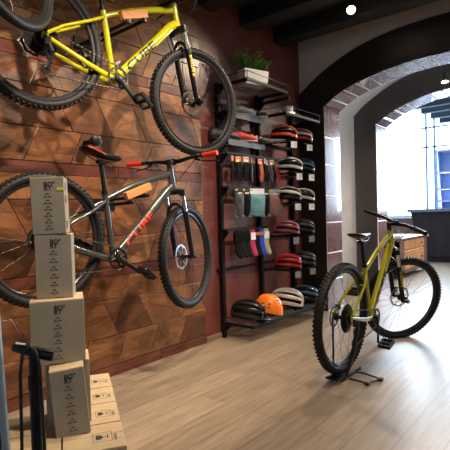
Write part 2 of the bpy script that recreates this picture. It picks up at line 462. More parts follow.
def wheel(root, M, kind, knobs=True, disc_side=1):
    """rim mesh with tyre, hub, spokes, brake disc as its sub-parts; axis along y"""
    rim = MB().lathe([(.299, -.006), (.299, .006), (.306, .012), (.322, .013), (.322, -.013), (.306, -.012)], 72, None, 'y', True).build('wheel', M_rim, root, M, smooth=30)
    ty = MB(); w = .029 if knobs else .024; cr = .339 if knobs else .334
    prof = []
    for k in range(12):
        a = 2*PI*k/12; prof.append((cr+(w*.86)*math.cos(a), w*math.sin(a)))
    ty.lathe(prof, 80, None, 'y', True)
    if knobs:
        ro = cr+w*.86
        n = 76
        for i in range(n):
            for (oy, rr, da, sx, sy) in ((-.0085, ro-.0005, 0, .0052, .006), (.0085, ro-.0005, .5, .0052, .006), (-.023, ro-.0085, .5, .0058, .0048), (.023, ro-.0085, 0, .0058, .0048)):
                a = 2*PI*(i+da)/n
                Mk = Ry(-a) @ T((rr, oy, 0))
                ty.box(-.003, .0048, -sy, sy, -sx, sx, Mk)
    ty.build('tyre', M_tyre, rim, smooth=35)
    hw = .05 if kind == 'front' else .062
    MB().lathe([(.0001, -hw), (.011, -hw), (.011, -hw+.012), (.026, -hw+.014), (.028, -hw+.02), (.014, -hw+.028), (.013, hw-.028), (.028, hw-.02), (.026, hw-.014), (.011, hw-.012), (.011, hw), (.0001, hw)], 24, None, 'y').build('hub', M_black, rim, smooth=30)
    proto = {}
    for sd in (-1, 1):
        for ld in (-1, 1):
            a = ld*.95
            p0 = (.026*math.cos(a), sd*(hw-.018), .026*math.sin(a)); p1 = (.301*math.cos(ld*.04), sd*.002, .301*math.sin(ld*.04))
            proto[sd, ld] = MB().tube([p0, p1], .00095, 5)
    mk = {}
    for i in range(28):
        sd = 1 if i % 2 else -1; ld = 1 if (i//2) % 2 else -1
        R = Ry(2*PI*i/28)
        if (sd, ld) not in mk:
            o = proto[sd, ld].build('spoke', M_spoke if kind == 'front' else M_spoke, rim, R, smooth=60); mk[sd, ld] = o.data
        else:
            o = bpy.data.objects.new('spoke', mk[sd, ld]); COL.objects.link(o); o.parent = rim; o.matrix_local = R
    # brake disc on the left side (+y)
    d = MB(); y = hw-.002; n = 48
    def wav(k, r, a): return r+a*math.sin(k*2*PI*8/n)
    rd = .090 if kind == 'front' else .070
    rr = [[wav(k, rd, .002), wav(k, rd-.014, .002)] for k in range(n)]
    vs = []; fs = []
    for k in range(n):
        a = 2*PI*k/n
        for r in rr[k]:
            for yy in (y-.001, y+.001): vs.append((r*math.cos(a), yy, r*math.sin(a)))
    for k in range(n):
        a, b = 4*k, 4*((k+1) % n)
        fs += [(a, b, b+2, a+2), (a+1, a+3, b+3, b+1), (a, a+1, b+1, b), (a+2, b+2, b+3, a+3)]
    d.add(vs, fs)
    for k in range(6):
        a = 2*PI*k/6
        d.tube([(.02*math.cos(a), y, .02*math.sin(a)), ((rd-.012)*math.cos(a+.35), y, (rd-.012)*math.sin(a+.35))], .0035, 6, (1, .3), up=(0, 1, 0))
    d.lathe([(.0001, y-.002), (.024, y-.002), (.024, y+.002), (.0001, y+.002)], 20, None, 'y')
    d.build('brake_disc', M_silver if kind == 'front' else MATS.get('dark_disc') or pbr('dark_disc', (.08, .08, .085), .35, metal=.9), rim, smooth=30)
    MB().tube([(-.302, 0, 0), (-.262, 0, 0)], [.003, .0022], 8).build('valve', M_chrome, rim, Ry(.4), smooth=40)
    return rim

def bicycle(label, P, frame_mat, print_mat, grip_mat, steer, crank, group=None, seat=True, knobs=True, fork_print=None, ped_flat=0., bar_w=.355):
    x, y, z, yw, pt, ln = P
    M = T((x, y, z)) @ Rz(yw) @ Ry(-pt) @ Rx(ln) @ T((0, 0, -.308))
    root = thing('bicycle', label, 'bicycle', M, group)
    S = T(HTOP) @ Matrix.Rotation(steer, 4, AX) @ T(-HTOP)
    # ---- frame
    f = MB(); D = HTOP+V3((.03*.358-.0, 0, -.045))
    D2 = HB+V3((-.02, 0, .022))
    f.tube([HTOP+V3((-.001, 0, .004)), HTOP+V3((.004, 0, -.010)), HB+V3((-.004, 0, .010)), HB], [.024, .0225, .0235, .026], 20)
    tt0 = HTOP+V3((.012, 0, -.032))
    f.tube([tt0, tt0+(ST-tt0)*.3+V3((0, 0, .008)), tt0+(ST-tt0)*.65+V3((0, 0, .006)), ST+V3((0, 0, -.02))], [.021, .0195, .018, .0165], 16, (.95, 1.05))
    dt = [D2, D2+(BB-D2)*.10+V3((-.004, 0, .008)), D2+(BB-D2)*.3+V3((0, 0, .004)), D2+(BB-D2)*.7, BB]
    f.tube(dt, [.026, .028, .028, .027, .025], 20, (1., 1.05))
    f.tube([BB, ST, ST+(ST-BB)*.06], [.0185, .0175, .0185], 16)
    f.cyl(BB, .026, .080, 24, 'y')
    for s in (-1, 1):
        f.tube([BB+V3((-.01, s*.028, 0)), BB+V3((-.08, s*.036, .002)), BB+V3((-.2, s*.050, .018)), RH+V3((.04, s*.068, -.004)), RH+V3((0, s*.068, 0))], [.014, .013, .012, .010, .010], 12, (.8, 1.25))
        f.tube([ST+V3((-.004, s*.012, -.03)), ST+V3((-.10, s*.045, -.105)), RH+V3((.10, s*.062, .10)), RH+V3((.012, s*.068, .02))], [.010, .009, .009, .010], 12)
        f.cbox(RH.x-.016, RH.x+.022, s*.068-.004, s*.068+.004, RH.z-.018, RH.z+.022, .002)
    f.tube([ST+V3((-.10, -.045, -.105)), ST+V3((-.10, .045, -.105))], .008, 8)
    fr = f.build('frame', frame_mat, root, smooth=40)
    # seat clamp
    MB().tube([ST+(ST-BB)*.04, ST+(ST-BB)*.09], .0215, 16).build('seat_clamp', M_black, fr, smooth=40)
    # lettering on both sides of the down tube
    vs, fs = text_verts('CUBE', .098, 8, .0022)
    w = max(v[0] for v in vs)
    dr = (D2-BB).normalized(); up = V3((-dr.z, 0, dr.x))
    Lg = .285; sx = Lg/w
    for side in (-1, 1):
        out = []
        for v in vs:
            h = (v[1]-.034)*.62
            h = max(-.0265, min(.0265, h))
            xx = v[0]*sx if side < 0 else (Lg-v[0]*sx)
            p = BB+dr*(.115+xx)+up*h
            yy = side*(.0278*math.sqrt(max(0, 1-(h/.0300)**2))+.0014)
            out.append((p.x, yy, p.z))
        MB().add(out, fs).build('lettering', print_mat, fr)
    if frame_mat == M_yel:
        p_ = MB(); A_ = tt0+(ST-tt0)*.08+V3((0, 0, .0025)); B_ = tt0+(ST-tt0)*.62+V3((0, 0, .0065))
        for i in range(12):
            for k in range(6):
                def q_(ii, kk):
                    c_ = A_+(B_-A_)*ii/12; r_ = .0210-.0028*ii/12+.0006; an = PI*(.18+.64*kk/6)
                    return c_+V3((0, r_*math.cos(an), r_*1.07*math.sin(an)))
                p_.add([q_(i, k), q_(i+1, k), q_(i+1, k+1), q_(i, k+1)], [(0, 1, 2, 3)])
        p_.build('top_panel', M_blkp, fr)
    # ---- rear wheel, cassette
    rw = wheel(root, T(RH), 'rear', knobs)
    c = MB()
    for k in range(9):
        rr = .097-.0085*k; yy = -.032-k*.0034; n = 26+(8-k)*2
        prof = []; vs_ = []
        for i in range(n*2):
            a = PI*i/n; q = rr if i % 2 else rr-.005
            vs_ += [(q*math.cos(a), yy, q*math.sin(a)), (q*math.cos(a), yy+.0016, q*math.sin(a)), (rr*.78*math.cos(a), yy, rr*.78*math.sin(a)), (rr*.78*math.cos(a), yy+.0016, rr*.78*math.sin(a))]
        fs_ = []
        for i in range(n*2):
            a, b = 4*i, 4*((i+1) % (n*2)); fs_ += [(a, b, b+1, a+1), (a, a+2, b+2, b), (a+1, b+1, b+3, a+3), (a+2, a+3, b+3, b+2)]
        c.add(vs_, fs_)
        for i in range(5):
            a = 2*PI*i/5+k*.2
            c.tube([(.012*math.cos(a), yy+.0008, .012*math.sin(a)), (rr*.8*math.cos(a+.3), yy+.0008, rr*.8*math.sin(a+.3))], .003, 5, (1, .3), up=(0, 1, 0))
    c.lathe([(.0001, -.064), (.018, -.064), (.018, -.03), (.0001, -.03)], 16, None, 'y')
    c.build('cassette', pbr('dark_sprocket_steel', (.035, .032, .028), .3, metal=.9), root, T(RH), smooth=30)
    # derailleur
    d = MB(); q = RH+V3((.012, -.082, -.03))
    d.cbox(q.x-.014, q.x+.02, -.090, -.070, q.z-.02, q.z+.03, .004)
    d.tube([q+V3((.01, -.008, -.01)), q+V3((.028, -.012, -.045))], .014, 10, (.7, 1))
    p1 = q+V3((.028, .010, -.055)); p2 = q+V3((.018, .014, -.135))
    d.cyl(p1, .024, .007, 16, 'y'); d.cyl(p2, .026, .007, 16, 'y')
    for s in (-.007, .007):
        d.tube([p1+V3((0, s, 0)), p1+(p2-p1)*.5+V3((.008, s, 0)), p2+V3((0, s, 0))], [.014, .008, .014], 8, (.15, 1), up=(1, 0, 0))
    d.build('derailleur', M_black, root, smooth=35)
    # caliper rear
    MB().cbox(RH.x+.045, RH.x+.09, .055, .082, RH.z+.035, RH.z+.075, .006).build('brake_caliper', M_black, root)
    # ---- chainring, cranks, pedals, chain
    n = 32; c = MB(); vs_ = []; fs_ = []; yy = -.052; R0 = .066
    for i in range(n*2):
        a = PI*i/n; qq = R0 if i % 2 else R0-.005
        for r_ in (qq, R0*.80):
            for dy in (0, .003): vs_.append((r_*math.cos(a), yy+dy, r_*math.sin(a)))
    for i in range(n*2):
        a, b = 4*i, 4*((i+1) % (n*2)); fs_ += [(a, b, b+1, a+1), (a, a+2, b+2, b), (a+1, b+1, b+3, a+3), (a+2, a+3, b+3, b+2)]
    c.add(vs_, fs_)
    for i in range(4):
        a = 2*PI*i/4+.4
        c.tube([(.01*math.cos(a), yy, .01*math.sin(a)), (.055*math.cos(a), yy, .055*math.sin(a))], [.012, .007], 8, (1, .35), up=(0, 1, 0))
    c.lathe([(.0001, -.06), (.02, -.06), (.02, -.045), (.0001, -.045)], 18, None, 'y')
    c.build('chainring', M_black, root, T(BB), smooth=30)
    for s in (-1, 1):
        a = crank if s < 0 else crank+PI
        e = V3((.172*math.cos(a), 0, .172*math.sin(a)))
        o = MB().tube([(0, s*.058, 0), (e.x*.12, s*.064, e.z*.12), (e.x*.5, s*.074, e.z*.5), (e.x*.95, s*.082, e.z*.95), (e.x*1.03, s*.083, e.z*1.03)], [.019, .015, .0115, .013, .010], 12, (.55, 1.15) if True else None, up=(0, 0, 1) if abs(math.cos(a)) > .5 else (1, 0, 0)).tube([(0, s*.03, 0), (0, s*.066, 0)], .016, 16)
        ca = o.build('crank_arm', M_black, root, T(BB), smooth=40)
        # decal on the arm
        p = MB(); Lp, Wp, Hp = .050, .048, .012
        p.tube([(0, 0, 0), (0, s*.10, 0)], .0075, 10)
        for yy_ in (.018, .095):
            p.cbox(-Lp, Lp, s*yy_-.007, s*yy_+.007, -Hp, Hp, .003)
        for xx in (-Lp+.005, Lp-.005):
            p.cbox(xx-.006, xx+.006, min(s*.015, s*.098), max(s*.015, s*.098), -Hp, Hp, .003)
            for k in range(3):
                p.box(xx-.002, xx+.002, s*(.03+.026*k)-.003, s*(.03+.026*k)+.003, -Hp-.004, Hp+.004)
        p.cbox(-.010, .010, min(s*.012, s*.098), max(s*.012, s*.098), -.010, .010, .004)
        p.build('pedal', M_black, root, T(BB+V3((e.x, s*.086, e.z))) @ Ry(ped_flat+pt), smooth=30)
    # chain: upper run, lower run via the derailleur cage
    c = MB()
    yc = -.0505
    ru, rc = R0, .05
    def run(a, b, ya, yb_):
        L_ = (b-a).length; k = int(L_/.0127)
        for i in range(k):
            t0, t1 = i/k, (i+.86)/k
            c.tube([a+(b-a)*t0+V3((0, ya+(yb_-ya)*t0, 0)), a+(b-a)*t1+V3((0, ya+(yb_-ya)*t1, 0))], [.0042, .0042], 6, (.9 if i % 2 else .6, 1))
    top0 = BB+V3((0, 0, ru)); top1 = RH+V3((0, 0, rc)); run(top0, top1, yc, yc)
    bot0 = BB+V3((0, 0, -ru)); bot1 = p2+V3((0, -p2.y, -.026)); run(bot0, bot1, yc, p2.y)
    for i in range(16):
        a0 = -PI/2+PI*i/16; a1 = -PI/2+PI*(i+.85)/16
        c.tube([BB+V3((ru*math.cos(a0), yc, ru*math.sin(a0))), BB+V3((ru*math.cos(a1), yc, ru*math.sin(a1)))], .0042, 6)
    for i in range(12):
        a0 = PI/2+PI*i/12; a1 = PI/2+PI*(i+.85)/12
        c.tube([RH+V3((rc*math.cos(a0), yc, rc*math.sin(a0))), RH+V3((rc*math.cos(a1), yc, rc*math.sin(a1)))], .0042, 6)
    c.build('chain', pbr('chain_steel', (.10, .085, .06), .45, metal=.9), root, smooth=40)
    # ---- seat
    if seat:
        MB().tube([ST, SC_+V3((.002, 0, -.012))], .0145, 16).cbox(SC_.x-.025, SC_.x+.025, -.022, .022, SC_.z-.018, SC_.z+.006, .005).build('seatpost', M_black, root, smooth=40)
        prof = [(-.145, .018, .008), (-.135, .060, .014), (-.10, .070, .022), (-.05, .058, .024), (0, .036, .024), (.05, .024, .022), (.10, .020, .020), (.128, .014, .014), (.135, .004, .006)]
        sd = MB(); base = SC_+V3((.005, 0, .040)); nn = 16
        def fn(i, j):
            x_, w_, h_ = prof[i]; a = 2*PI*j/nn
            zz = math.sin(a)*h_; sag = .012*((x_/.14)**2) - .004*math.exp(-(math.cos(a)*2.5)**2)
            if zz > 0: zz *= .85
            else: zz *= .9
            return (base.x+x_, w_*math.cos(a), base.z+zz+sag)
        sd.grid(fn, len(prof), nn, False, True)
        sd.f.append(tuple(range(nn))); sd.f.append(tuple((len(prof)-1)*nn+k for k in range(nn)))
        so = sd.build('saddle', M_black, root, smooth=60)
        m = so.modifiers.new('sub', 'SUBSURF'); m.levels = 1; m.render_levels = 2
        rl = MB()
        for s in (-1, 1):
            rl.tube([base+V3((.11, s*.008, -.012)), base+V3((.05, s*.020, -.034)), base+V3((-.04, s*.022, -.036)), base+V3((-.11, s*.035, -.008))], .0035, 8)
        rl.build('saddle_rail', M_silver if not grip_mat == M_red else M_black, so, smooth=50)
        if grip_mat == M_red:
            e = MB()
            for s in (-1, 1):
                e.tube([(base.x+x_, s*w_*.99, base.z+.012*((x_/.14)**2)) for x_, w_, h_ in prof[1:5]], .0026, 6)
            e.build('saddle_trim', M_redp, so, smooth=60)
    # ---- front end (turned by the steering angle)
    fd = V3((.358, 0, -.934)); off = V3((.934, 0, .358))*.044
    crown = HB+fd*.018
    fo = MB()
    fo.tube([HB+fd*.0, HB+fd*.014], .027, 18)
    fo.tube([crown+V3((0, -.068, -.004)), crown+V3((0, -.04, .006)), crown+V3((0, 0, .008)), crown+V3((0, .04, .006)), crown+V3((0, .068, -.004))], [.020, .021, .024, .021, .020], 14, (1.2, .9))
    for s in (-1, 1):
        fo.tube([crown+V3((0, s*.066, 0))-fd*.016, crown+V3((0, s*.066, 0))+fd*.026], .0225, 16)
    fork = fo.build('fork', M_black, root, S, smooth=40)
    Lf = (FH-off-crown).dot(fd)
    for s in (-1, 1):
        a = crown+V3((0, s*.066, 0))
        MB().tube([a, a+fd*.19], .0150, 16).build('stanchion', M_chrome, fork, smooth=40)
        b = a+fd*.135; e = a+fd*(Lf-.02)
        lg = MB().tube([b, b+fd*.012, b+fd*.02, a+fd*(Lf*.7), e, FH+V3((0, s*.060, 0))], [.020, .0215, .0195, .019, .017, .016], 14)
        lg.cyl(FH+V3((0, s*.058, 0)), .017, .024, 14, 'y')
        lo = lg.build('fork_leg', M_black, fork, smooth=40)
        if fork_print and s < 0:
            vs2, fs2 = text_verts('SUNTOUR', .030, 5, .0006)
            w2 = max(v[0] for v in vs2); out = []
            for v in vs2:
                h = (v[1]-.0105)*1.0
                p = b+fd*(.035+(w2-v[0])*1.0)+V3((.934, 0, .358))*(-h)
                out.append((p.x, a.y-math.sqrt(max(0, .0195**2-h*h))-.0012, p.z))
            MB().add(out, fs2).build('fork_lettering', fork_print, lo)
    # brace arch
    ar = [crown+V3((0, s*.064*1, 0))+fd*.15+off*k for s, k in ((-1, -.3),)]
    pts = []
    for k in range(9):
        a = PI*k/8
        pts.append(crown+fd*(.150-.075*math.sin(a))+V3((0, -.064*math.cos(a), 0))+V3((-.934, 0, -.358))*.012)
    MB().tube(pts, .0095, 10, (1.2, .8)).build('fork_arch', M_black, fork, smooth=40)
    MB().cbox(FH.x-.075, FH.x-.03, .050, .078, FH.z+.03, FH.z+.085, .006).build('brake_caliper', M_black, fork)
    MB().tube([FH+V3((0, -.09, 0)), FH+V3((0, .09, 0))], .006, 10).tube([FH+V3((0, .085, 0)), FH+V3((-.02, .098, .05))], .005, 8).build('axle', M_silver, fork, smooth=40)
    wheel(root, S @ T(FH), 'front', knobs)
    # stem and bar
    bc = HTOP+V3((.045, 0, .062)); sp = HTOP-fd*.045
    st = MB().tube([HTOP-fd*.002, HTOP-fd*.066], .0185, 16).tube([HTOP-fd*.045, bc], [.017, .0175], 14).tube([bc+V3((0, -.026, 0)), bc+V3((0, .026, 0))], .0225, 16)
    st.build('stem', M_black, root, S, smooth=40)
    def bp_(s, t):   # bar centreline
        W = bar_w
        return bc+V3((-.045*max(0, t-.1)**1.2, s*W*t, .012*min(1, max(0, (t-.12)/.25))))
    bar = MB().tube([bp_(-1, 1-k/8) for k in range(8)]+[bp_(1, k/8) for k in range(9)], [.011]*5+[.012, .014, .0158]+[.0158, .0158, .014, .012]+[.011]*5, 14)
    bo = bar.build('handlebar', M_black, root, S, smooth=50)
    for s in (-1, 1):
        a, b = bp_(s, .66), bp_(s, 1.0)
        gm = MB(); k = 14
        gm.tube([a+(b-a)*(i/k) for i in range(k+1)], [.0175 if i % 2 else .0160 for i in range(k+1)], 14)
        go = gm.build('grip', grip_mat, bo, smooth=50)
        MB().tube([a-(b-a)*.02, a+(b-a)*.06], .0185, 14).build('grip_collar', M_black, go, smooth=50)
        c0 = bp_(s, .56)
        lv = MB().tube([bp_(s, .53), bp_(s, .58)], .0165, 14)
        lv.tube([c0+V3((.012, -s*.03, -.006)), c0+V3((.03, s*.0, -.012)), c0+V3((.034, s*.012, -.014))], [.011, .012, .007], 10)
        lv.tube([c0+V3((.032, s*.005, -.014)), c0+V3((.056, s*.04, -.022)), c0+V3((.052, s*.10, -.026)), c0+V3((.058, s*.128, -.028))], [.007, .006, .0055, .006], 8, (1.2, .7))
        lv.build('brake_lever', M_black, bo, smooth=50)
    # cables: from levers in front of the head tube to the frame and fork
    Sm = S.to_3x3(); Spt = lambda p: S @ p
    def bez(p, n=14):
        out = []
        for i in range(n+1):
            t_ = i/n; out.append(p[0]*(1-t_)**3+p[1]*3*t_*(1-t_)**2+p[2]*3*t_*t_*(1-t_)+p[3]*t_**3)
        return out
    cb = MB()
    for s, end in ((-1, D2+V3((-.02, -.018, .012))), (1, D2+V3((-.02, .018, .012)))):
        a = Spt(bp_(s, .5)+V3((.02, 0, -.005))); b = Spt(bc+V3((.11, s*.04, -.02)))
        cb.tube(bez([a, b+V3((0, s*.03, .02)), Spt(HB+V3((.10, -s*.05, .04))), end]), .0024, 6)
    a = Spt(bp_(1, .48)+V3((.02, 0, -.005))); e = Spt(FH+V3((-.05, .062, .085)))
    cb.tube(bez([a, Spt(bc+V3((.16, .06, -.05))), Spt(crown+V3((.05, .10, -.02))), e]), .0024, 6)
    cb.build('cable', M_black, root, smooth=60)
    return root

gP = (.3416, 1.7129, .858, 1.5373, -.1679, .0212)
yP = (.4261, 1.6929, 1.9194, 1.4642, -.153, .0083)
sP = (1.3172, 3.2763, .3151, 1.5585, -.0343, .0284)
b_grey = bicycle('dark grey mountain bike with red grips and red lettering hung on the wood wall', gP, M_grey, M_redp, M_red, .3229, math.radians(-24), ped_flat=.75)
b_yel = bicycle('acid yellow mountain bike hung high on the wood wall above the grey one', yP, M_yel, M_blkp, M_black, -.05, math.radians(-42), ped_flat=.8, fork_print=pbr('yellow_print', (.75, .6, .02), .4))
b_st = bicycle('acid yellow mountain bike standing on the floor in a black floor stand', sP, M_yel, M_blkp, M_black, -.6352, math.radians(-103), bar_w=.40, ped_flat=-.30, fork_print=MATS['yellow_print'])
TOPH = V3((.648, .968, 2.303))   # where that wheel's hub hangs
TOPP = (TOPH.x, TOPH.y-.642, TOPH.z-.06+.0, PI/2, 0, 0)
b_top = bicycle('bicycle with smooth black tyres at the top left, only its front wheel bottom showing', TOPP, pbr('dark_blue_paint', (.03, .04, .07), .3, coat=.5), M_blkp, M_black, .50, 0., knobs=False)

# wall mounts under the hung bikes' top tubes
def mount(P, label, off_):
    x, y, z, yw, pt, ln = P
    M = T((x, y, z)) @ Rz(yw) @ Ry(-pt) @ Rx(ln) @ T((0, 0, -.308))
    mid = M @ V3((.12, 0, .795)); mid2 = M @ V3((.0, 0, .70))
    c = M @ V3(off_)
    ang = pt+.29
    root = thing('bike_wall_mount', label, 'bike mount', T((.022, c.y, c.z-.06)), 'wooden bike wall mounts')
    R = T((0, 0, 0))
    loc = lambda p: p-V3((.022, c.y, c.z-.06))
    slope = math.atan2((HTOP.z-.032)-(ST.z-.02), HTOP.x-ST.x)+pt
    # wood block in front of the tube, long side along the tube
    Rb = T(loc(c)) @ Rx(slope)
    MB().cbox(-.016, .018, -.105, .105, -.024, .024, .003, Rb).build('wood_block', M_block, root)
    a = MB()
    for dy in (-.075, .05):
        p = loc(c)+V3((0, dy, -.046+dy*math.tan(slope)))
        a.tube([(0, p.y, p.z-.01), (p.x+.03, p.y, p.z)], .011, 12)
        a.tube([(p.x+.0, p.y, p.z), (p.x+.0, p.y, p.z+.03)], .009, 10)
        a.cyl((p.x+.035, p.y, p.z), .017, .02, 14, 'z')
    a.build('support_arm', M_black, root, smooth=40)
    MB().cbox(0, .014, -.12, .10, -.05, .03, .004).build('wall_plate', M_black, root)
    return root
mount(gP, 'wooden block mount holding the grey bike by its top tube', (.105, -.043, .738))
mount(yP, 'wooden block mount holding the upper yellow bike by its top tube', (.075, -.043, .722))
pk = thing('hanging_peg', 'short black round peg sticking out of the wood wall above the grey saddle', 'peg', T((.022, 1.77, 1.60)))
MB().tube([(0, 0, 0), (.10, 0, 0)], .018, 14).build('shaft', M_black, pk, smooth=40)
MB().tube([(.095, 0, 0), (.10, 0, 0), (.135, 0, 0), (.14, 0, 0)], [.02, .034, .034, .024], 18).build('end_knob', M_black, pk, smooth=40)

# floor stand of the standing bike
hub = (T((sP[0], sP[1], sP[2])) @ Rz(sP[3]) @ Ry(-sP[4]) @ Rx(sP[5]) @ T((0, 0, -.308))) @ RH
stand = thing('bike_floor_stand', 'black folding floor stand under the rear wheel of the standing yellow bike', 'bike stand', T((hub.x, hub.y+.03, 0)) @ Rz(sP[3]))
a = MB()
a.cbox(-.13, -.09, -.05, .05, 0, .03, .005).cbox(-.15, .15, -.045, -.033, 0, .022, .003).cbox(-.15, .15, .033, .045, 0, .022, .003)
a.tube([(-.10, -.04, .02), (-.20, -.04, .028), (-.20, .04, .028), (-.10, .04, .02)], .008, 8)
a.build('base', M_black, stand, smooth=35)
MB().tube([(-.09, -.07, .012), (-.10, -.19, .012), (.02, -.23, .012), (.06, -.10, .012), (.04, -.05, .016)], .0065, 8).cbox(-.115, -.085, -.205, -.175, 0, .02, .004).cbox(.0, .04, -.245, -.215, 0, .02, .004).build('side_foot', M_black, stand, smooth=40)
for s in (-1, 1):
    MB().tube([(-.09, s*.045, .02), (-.035, s*.070, .17), (.0, s*.088, .30), (.0, s*.090, .375)], [.010, .013, .012, .009], 10, (.6, 1.2)).build('upright_arm', M_black, stand, smooth=40)

# ------------------------------------------------------------------ boxes
OX = V3((1.356, .998, 0)); UX = V3((.53, .848, 0)); VX = V3((-.848, .53, 0))
BR = Matrix(((UX.x, VX.x, 0, OX.x), (UX.y, VX.y, 0, OX.y), (0, 0, 1, 0), (0, 0, 0, 1)))
M_ink = pbr('black_ink', (.03, .035, .04), .6)
def carton(label, u0, u1, v0, dep, z0, h, lean=0., turn=0., marks=True, mat=None, group='upright kraft boxes in the tower'):
    """front face (towards the camera) at local y=0"""
    w = u1-u0
    M = BR @ T(((u0+u1)/2, v0, z0)) @ Rz(turn) @ Ry(lean)
    r = thing('cardboard_box', label, 'box', M, group)
    b = MB().cbox(-w/2, w/2, 0, dep, 0, h-.002, .002)
    body = b.build('body', mat or M_card_shade, r)
    MB().cbox(-w/2+.001, w/2-.001, .001, dep*.55, h-.002, h, .0006).cbox(-w/2+.001, w/2-.001, dep*.56, dep-.001, h-.002, h, .0006).build('lid_flap', M_card, r)
    if marks:
        m = MB()
        for txt, zz in (('BO°', h-.030-.0), ('RT', h-.046)):
            vs, fs = text_verts(txt, .0235, 0, .0006)
            m.add([(v[0]-.012, -.0007, v[1]+zz-.006) for v in vs], fs)
            m.add([(v[0]-.0112, -.0008, v[1]+zz-.006) for v in vs], fs)
        n = 6; z1, z2 = h-.075, .022
        for k in range(n):
            zc = z1+(z2-z1)*k/(n-1)
            for (cx, cz) in ((0, .0045), (-.0085, -.0065), (.0085, -.0065)):
                pts = [(cx+.0062*math.cos(t), -.0007, zc+cz+.0058*math.sin(t)) for t in (PI*.08, PI*.3, PI*.5, PI*.7, PI*.92)]
                for p, q in zip(pts, pts[1:]):
                    d = V3(q)-V3(p); nrm = V3((-d.z, 0, d.x)).normalized()*.0017
                    m.add([V3(p)-nrm, V3(q)-nrm, V3(q)+nrm, V3(p)+nrm], [(0, 1, 2, 3)])
        m.build('print', M_ink, r)
    return r
H0 = .30
def fragile(r, w, dep, h, cx=0, cy=0, s=1.):
    m = MB(); z = h+.0006
    def rect(x0, x1, y0, y1): m.add([(x0, y0, z), (x1, y0, z), (x1, y1, z), (x0, y1, z)], [(0, 1, 2, 3)])
    a, b = .034*s, .036*s
    e = .0018
    rect(cx-a, cx+a, cy-b, cy-b+e); rect(cx-a, cx+a, cy+b-e, cy+b); rect(cx-a, cx-a+e, cy-b, cy+b); rect(cx+a-e, cx+a, cy-b, cy+b)
    # glass symbol lying on its side along x
    k = 8; g = []
    m.add([(cx-.024*s, cy-.018*s, z), (cx-.024*s, cy+.018*s, z), (cx-.008*s, cy+.016*s, z), (cx+.000*s, cy+.008*s, z), (cx+.002*s, cy, z), (cx, cy-.008*s, z), (cx-.008*s, cy-.016*s, z)], [tuple(range(7))])
    rect(cx+.001*s, cx+.016*s, cy-.002*s, cy+.002*s); rect(cx+.016*s, cx+.020*s, cy-.013*s, cy+.013*s)
    for t in range(3): rect(cx+a+.006+.004*t, cx+a+.008+.004*t, cy-b, cy+b*.4)
    m.build('fragile_symbol', M_ink, r)
lab = ['nearest', 'second nearest', 'third nearest', 'farthest']
deps = [(.0, .205), (.21, .41), (.415, .60), (.605, .80)]
for i, (a, b) in enumerate(deps):
    r = carton('kraft box with fragile symbol beside the box tower, %s in its row' % lab[i], -.215, -.0, a, b-a, 0, H0, marks=False, mat=M_card, group='kraft boxes on the floor')
    fragile(r, .215, b-a, H0, .045 if i else .03, (b-a)/2-.01, 1.0 if i == 0 else .85)
for i, (a, b) in enumerate(deps[:2]):
    carton(['kraft box on the floor at bottom left behind the pump', 'kraft box on the floor under the left of the box tower'][i], -.425, -.22, a, b-a, 0, H0, marks=False, mat=M_card, group='kraft boxes on the floor')
carton('narrow kraft box leaning at the foot of the box tower', -.2382, -.115, .145, .085, H0, .25, lean=-.075, turn=-.0)
carton('kraft box hidden behind the leaning one, lowest of the box tower', -.272, -.1095, .245, .145, H0, .249)
carton('widest kraft box in the middle of the box tower', -.319, -.1235, .22, .17, .551, .242)
carton('kraft box second from the top of the box tower', -.297, -.1615, .27, .11, .7945, .248, turn=-.10)
r = carton('topmost kraft box of the tower with a yellow-green tape on its corner', -.302, -.178, .27, .11, 1.044, .222, turn=-.12, lean=-.02)
MB().box(.035, .0625, -.0012, -.0006, .168, .180, T((.0, 0, 0))).add([(.0, 0, 0)], []).build('tape', pbr('lime_tape', (.62, .72, .05), .5), r)
# printed label on the top box's right side
MB().box(.0622, .0628, .02, .045, .02, .05).box(.0622, .0628, .02, .05, .12, .15).box(.0622, .0628, .03, .05, .17, .20).build('side_label', M_ink, r)

# ------------------------------------------------------------------ floor pump (near, lower left)
pump = thing('floor_pump', 'black bicycle floor pump with T handle and hose in front of the boxes', 'floor pump', T((1.637+.012, .519, 0)) @ Rz(math.radians(45)))
hz = .80
MB().tube([(0, 0, .02), (0, 0, .73)], .0125, 18).tube([(0, 0, .715), (0, 0, .745)], .0145, 18).build('barrel', M_black, pump, smooth=40)
MB().tube([(0, 0, .6), (0, 0, hz-.004)], .0115, 12).build('rod', M_black, pump, smooth=40)
hd = MB().tube([(-.046, 0, hz+.013), (-.040, 0, hz+.012), (-.02, 0, hz+.007), (0, 0, hz+.0), (.022, 0, hz-.006), (.038, 0, hz-.010), (.044, 0, hz-.011)], [.007, .0100, .0115, .0125, .0130, .0135, .0115], 16)
ho = hd.build('handle', M_black, pump, smooth=50)
MB().tube([(-.038, 0, hz+.0225), (-.018, 0, hz+.0180)], [.006, .006], 10, (1, .3)).build('white_inlay', M_white, ho, smooth=50)
MB().cyl((0, 0, .012), .03, .024, 20).cbox(-.12, .12, -.03, .03, 0, .014, .004).build('foot_plate', M_black, pump, smooth=40)
MB().tube([(-.03, -.025, .03), (-.036, -.028, .3), (-.024, -.028, .6), (-.022, -.027, .76), (-.017, -.022, .805), (-.002, -.017, .818), (.010, -.02, .805), (.020, -.024, .77), (.024, -.026, .6), (.026, -.028, .3), (.03, -.03, .05)], .0036, 10).build('hose', pbr('black_hose', (.02, .02, .022), .5), pump, smooth=60)
MB().box(-.004, .004, -.0205, -.0185, .50, .53).build('maker_mark', M_white, pump)
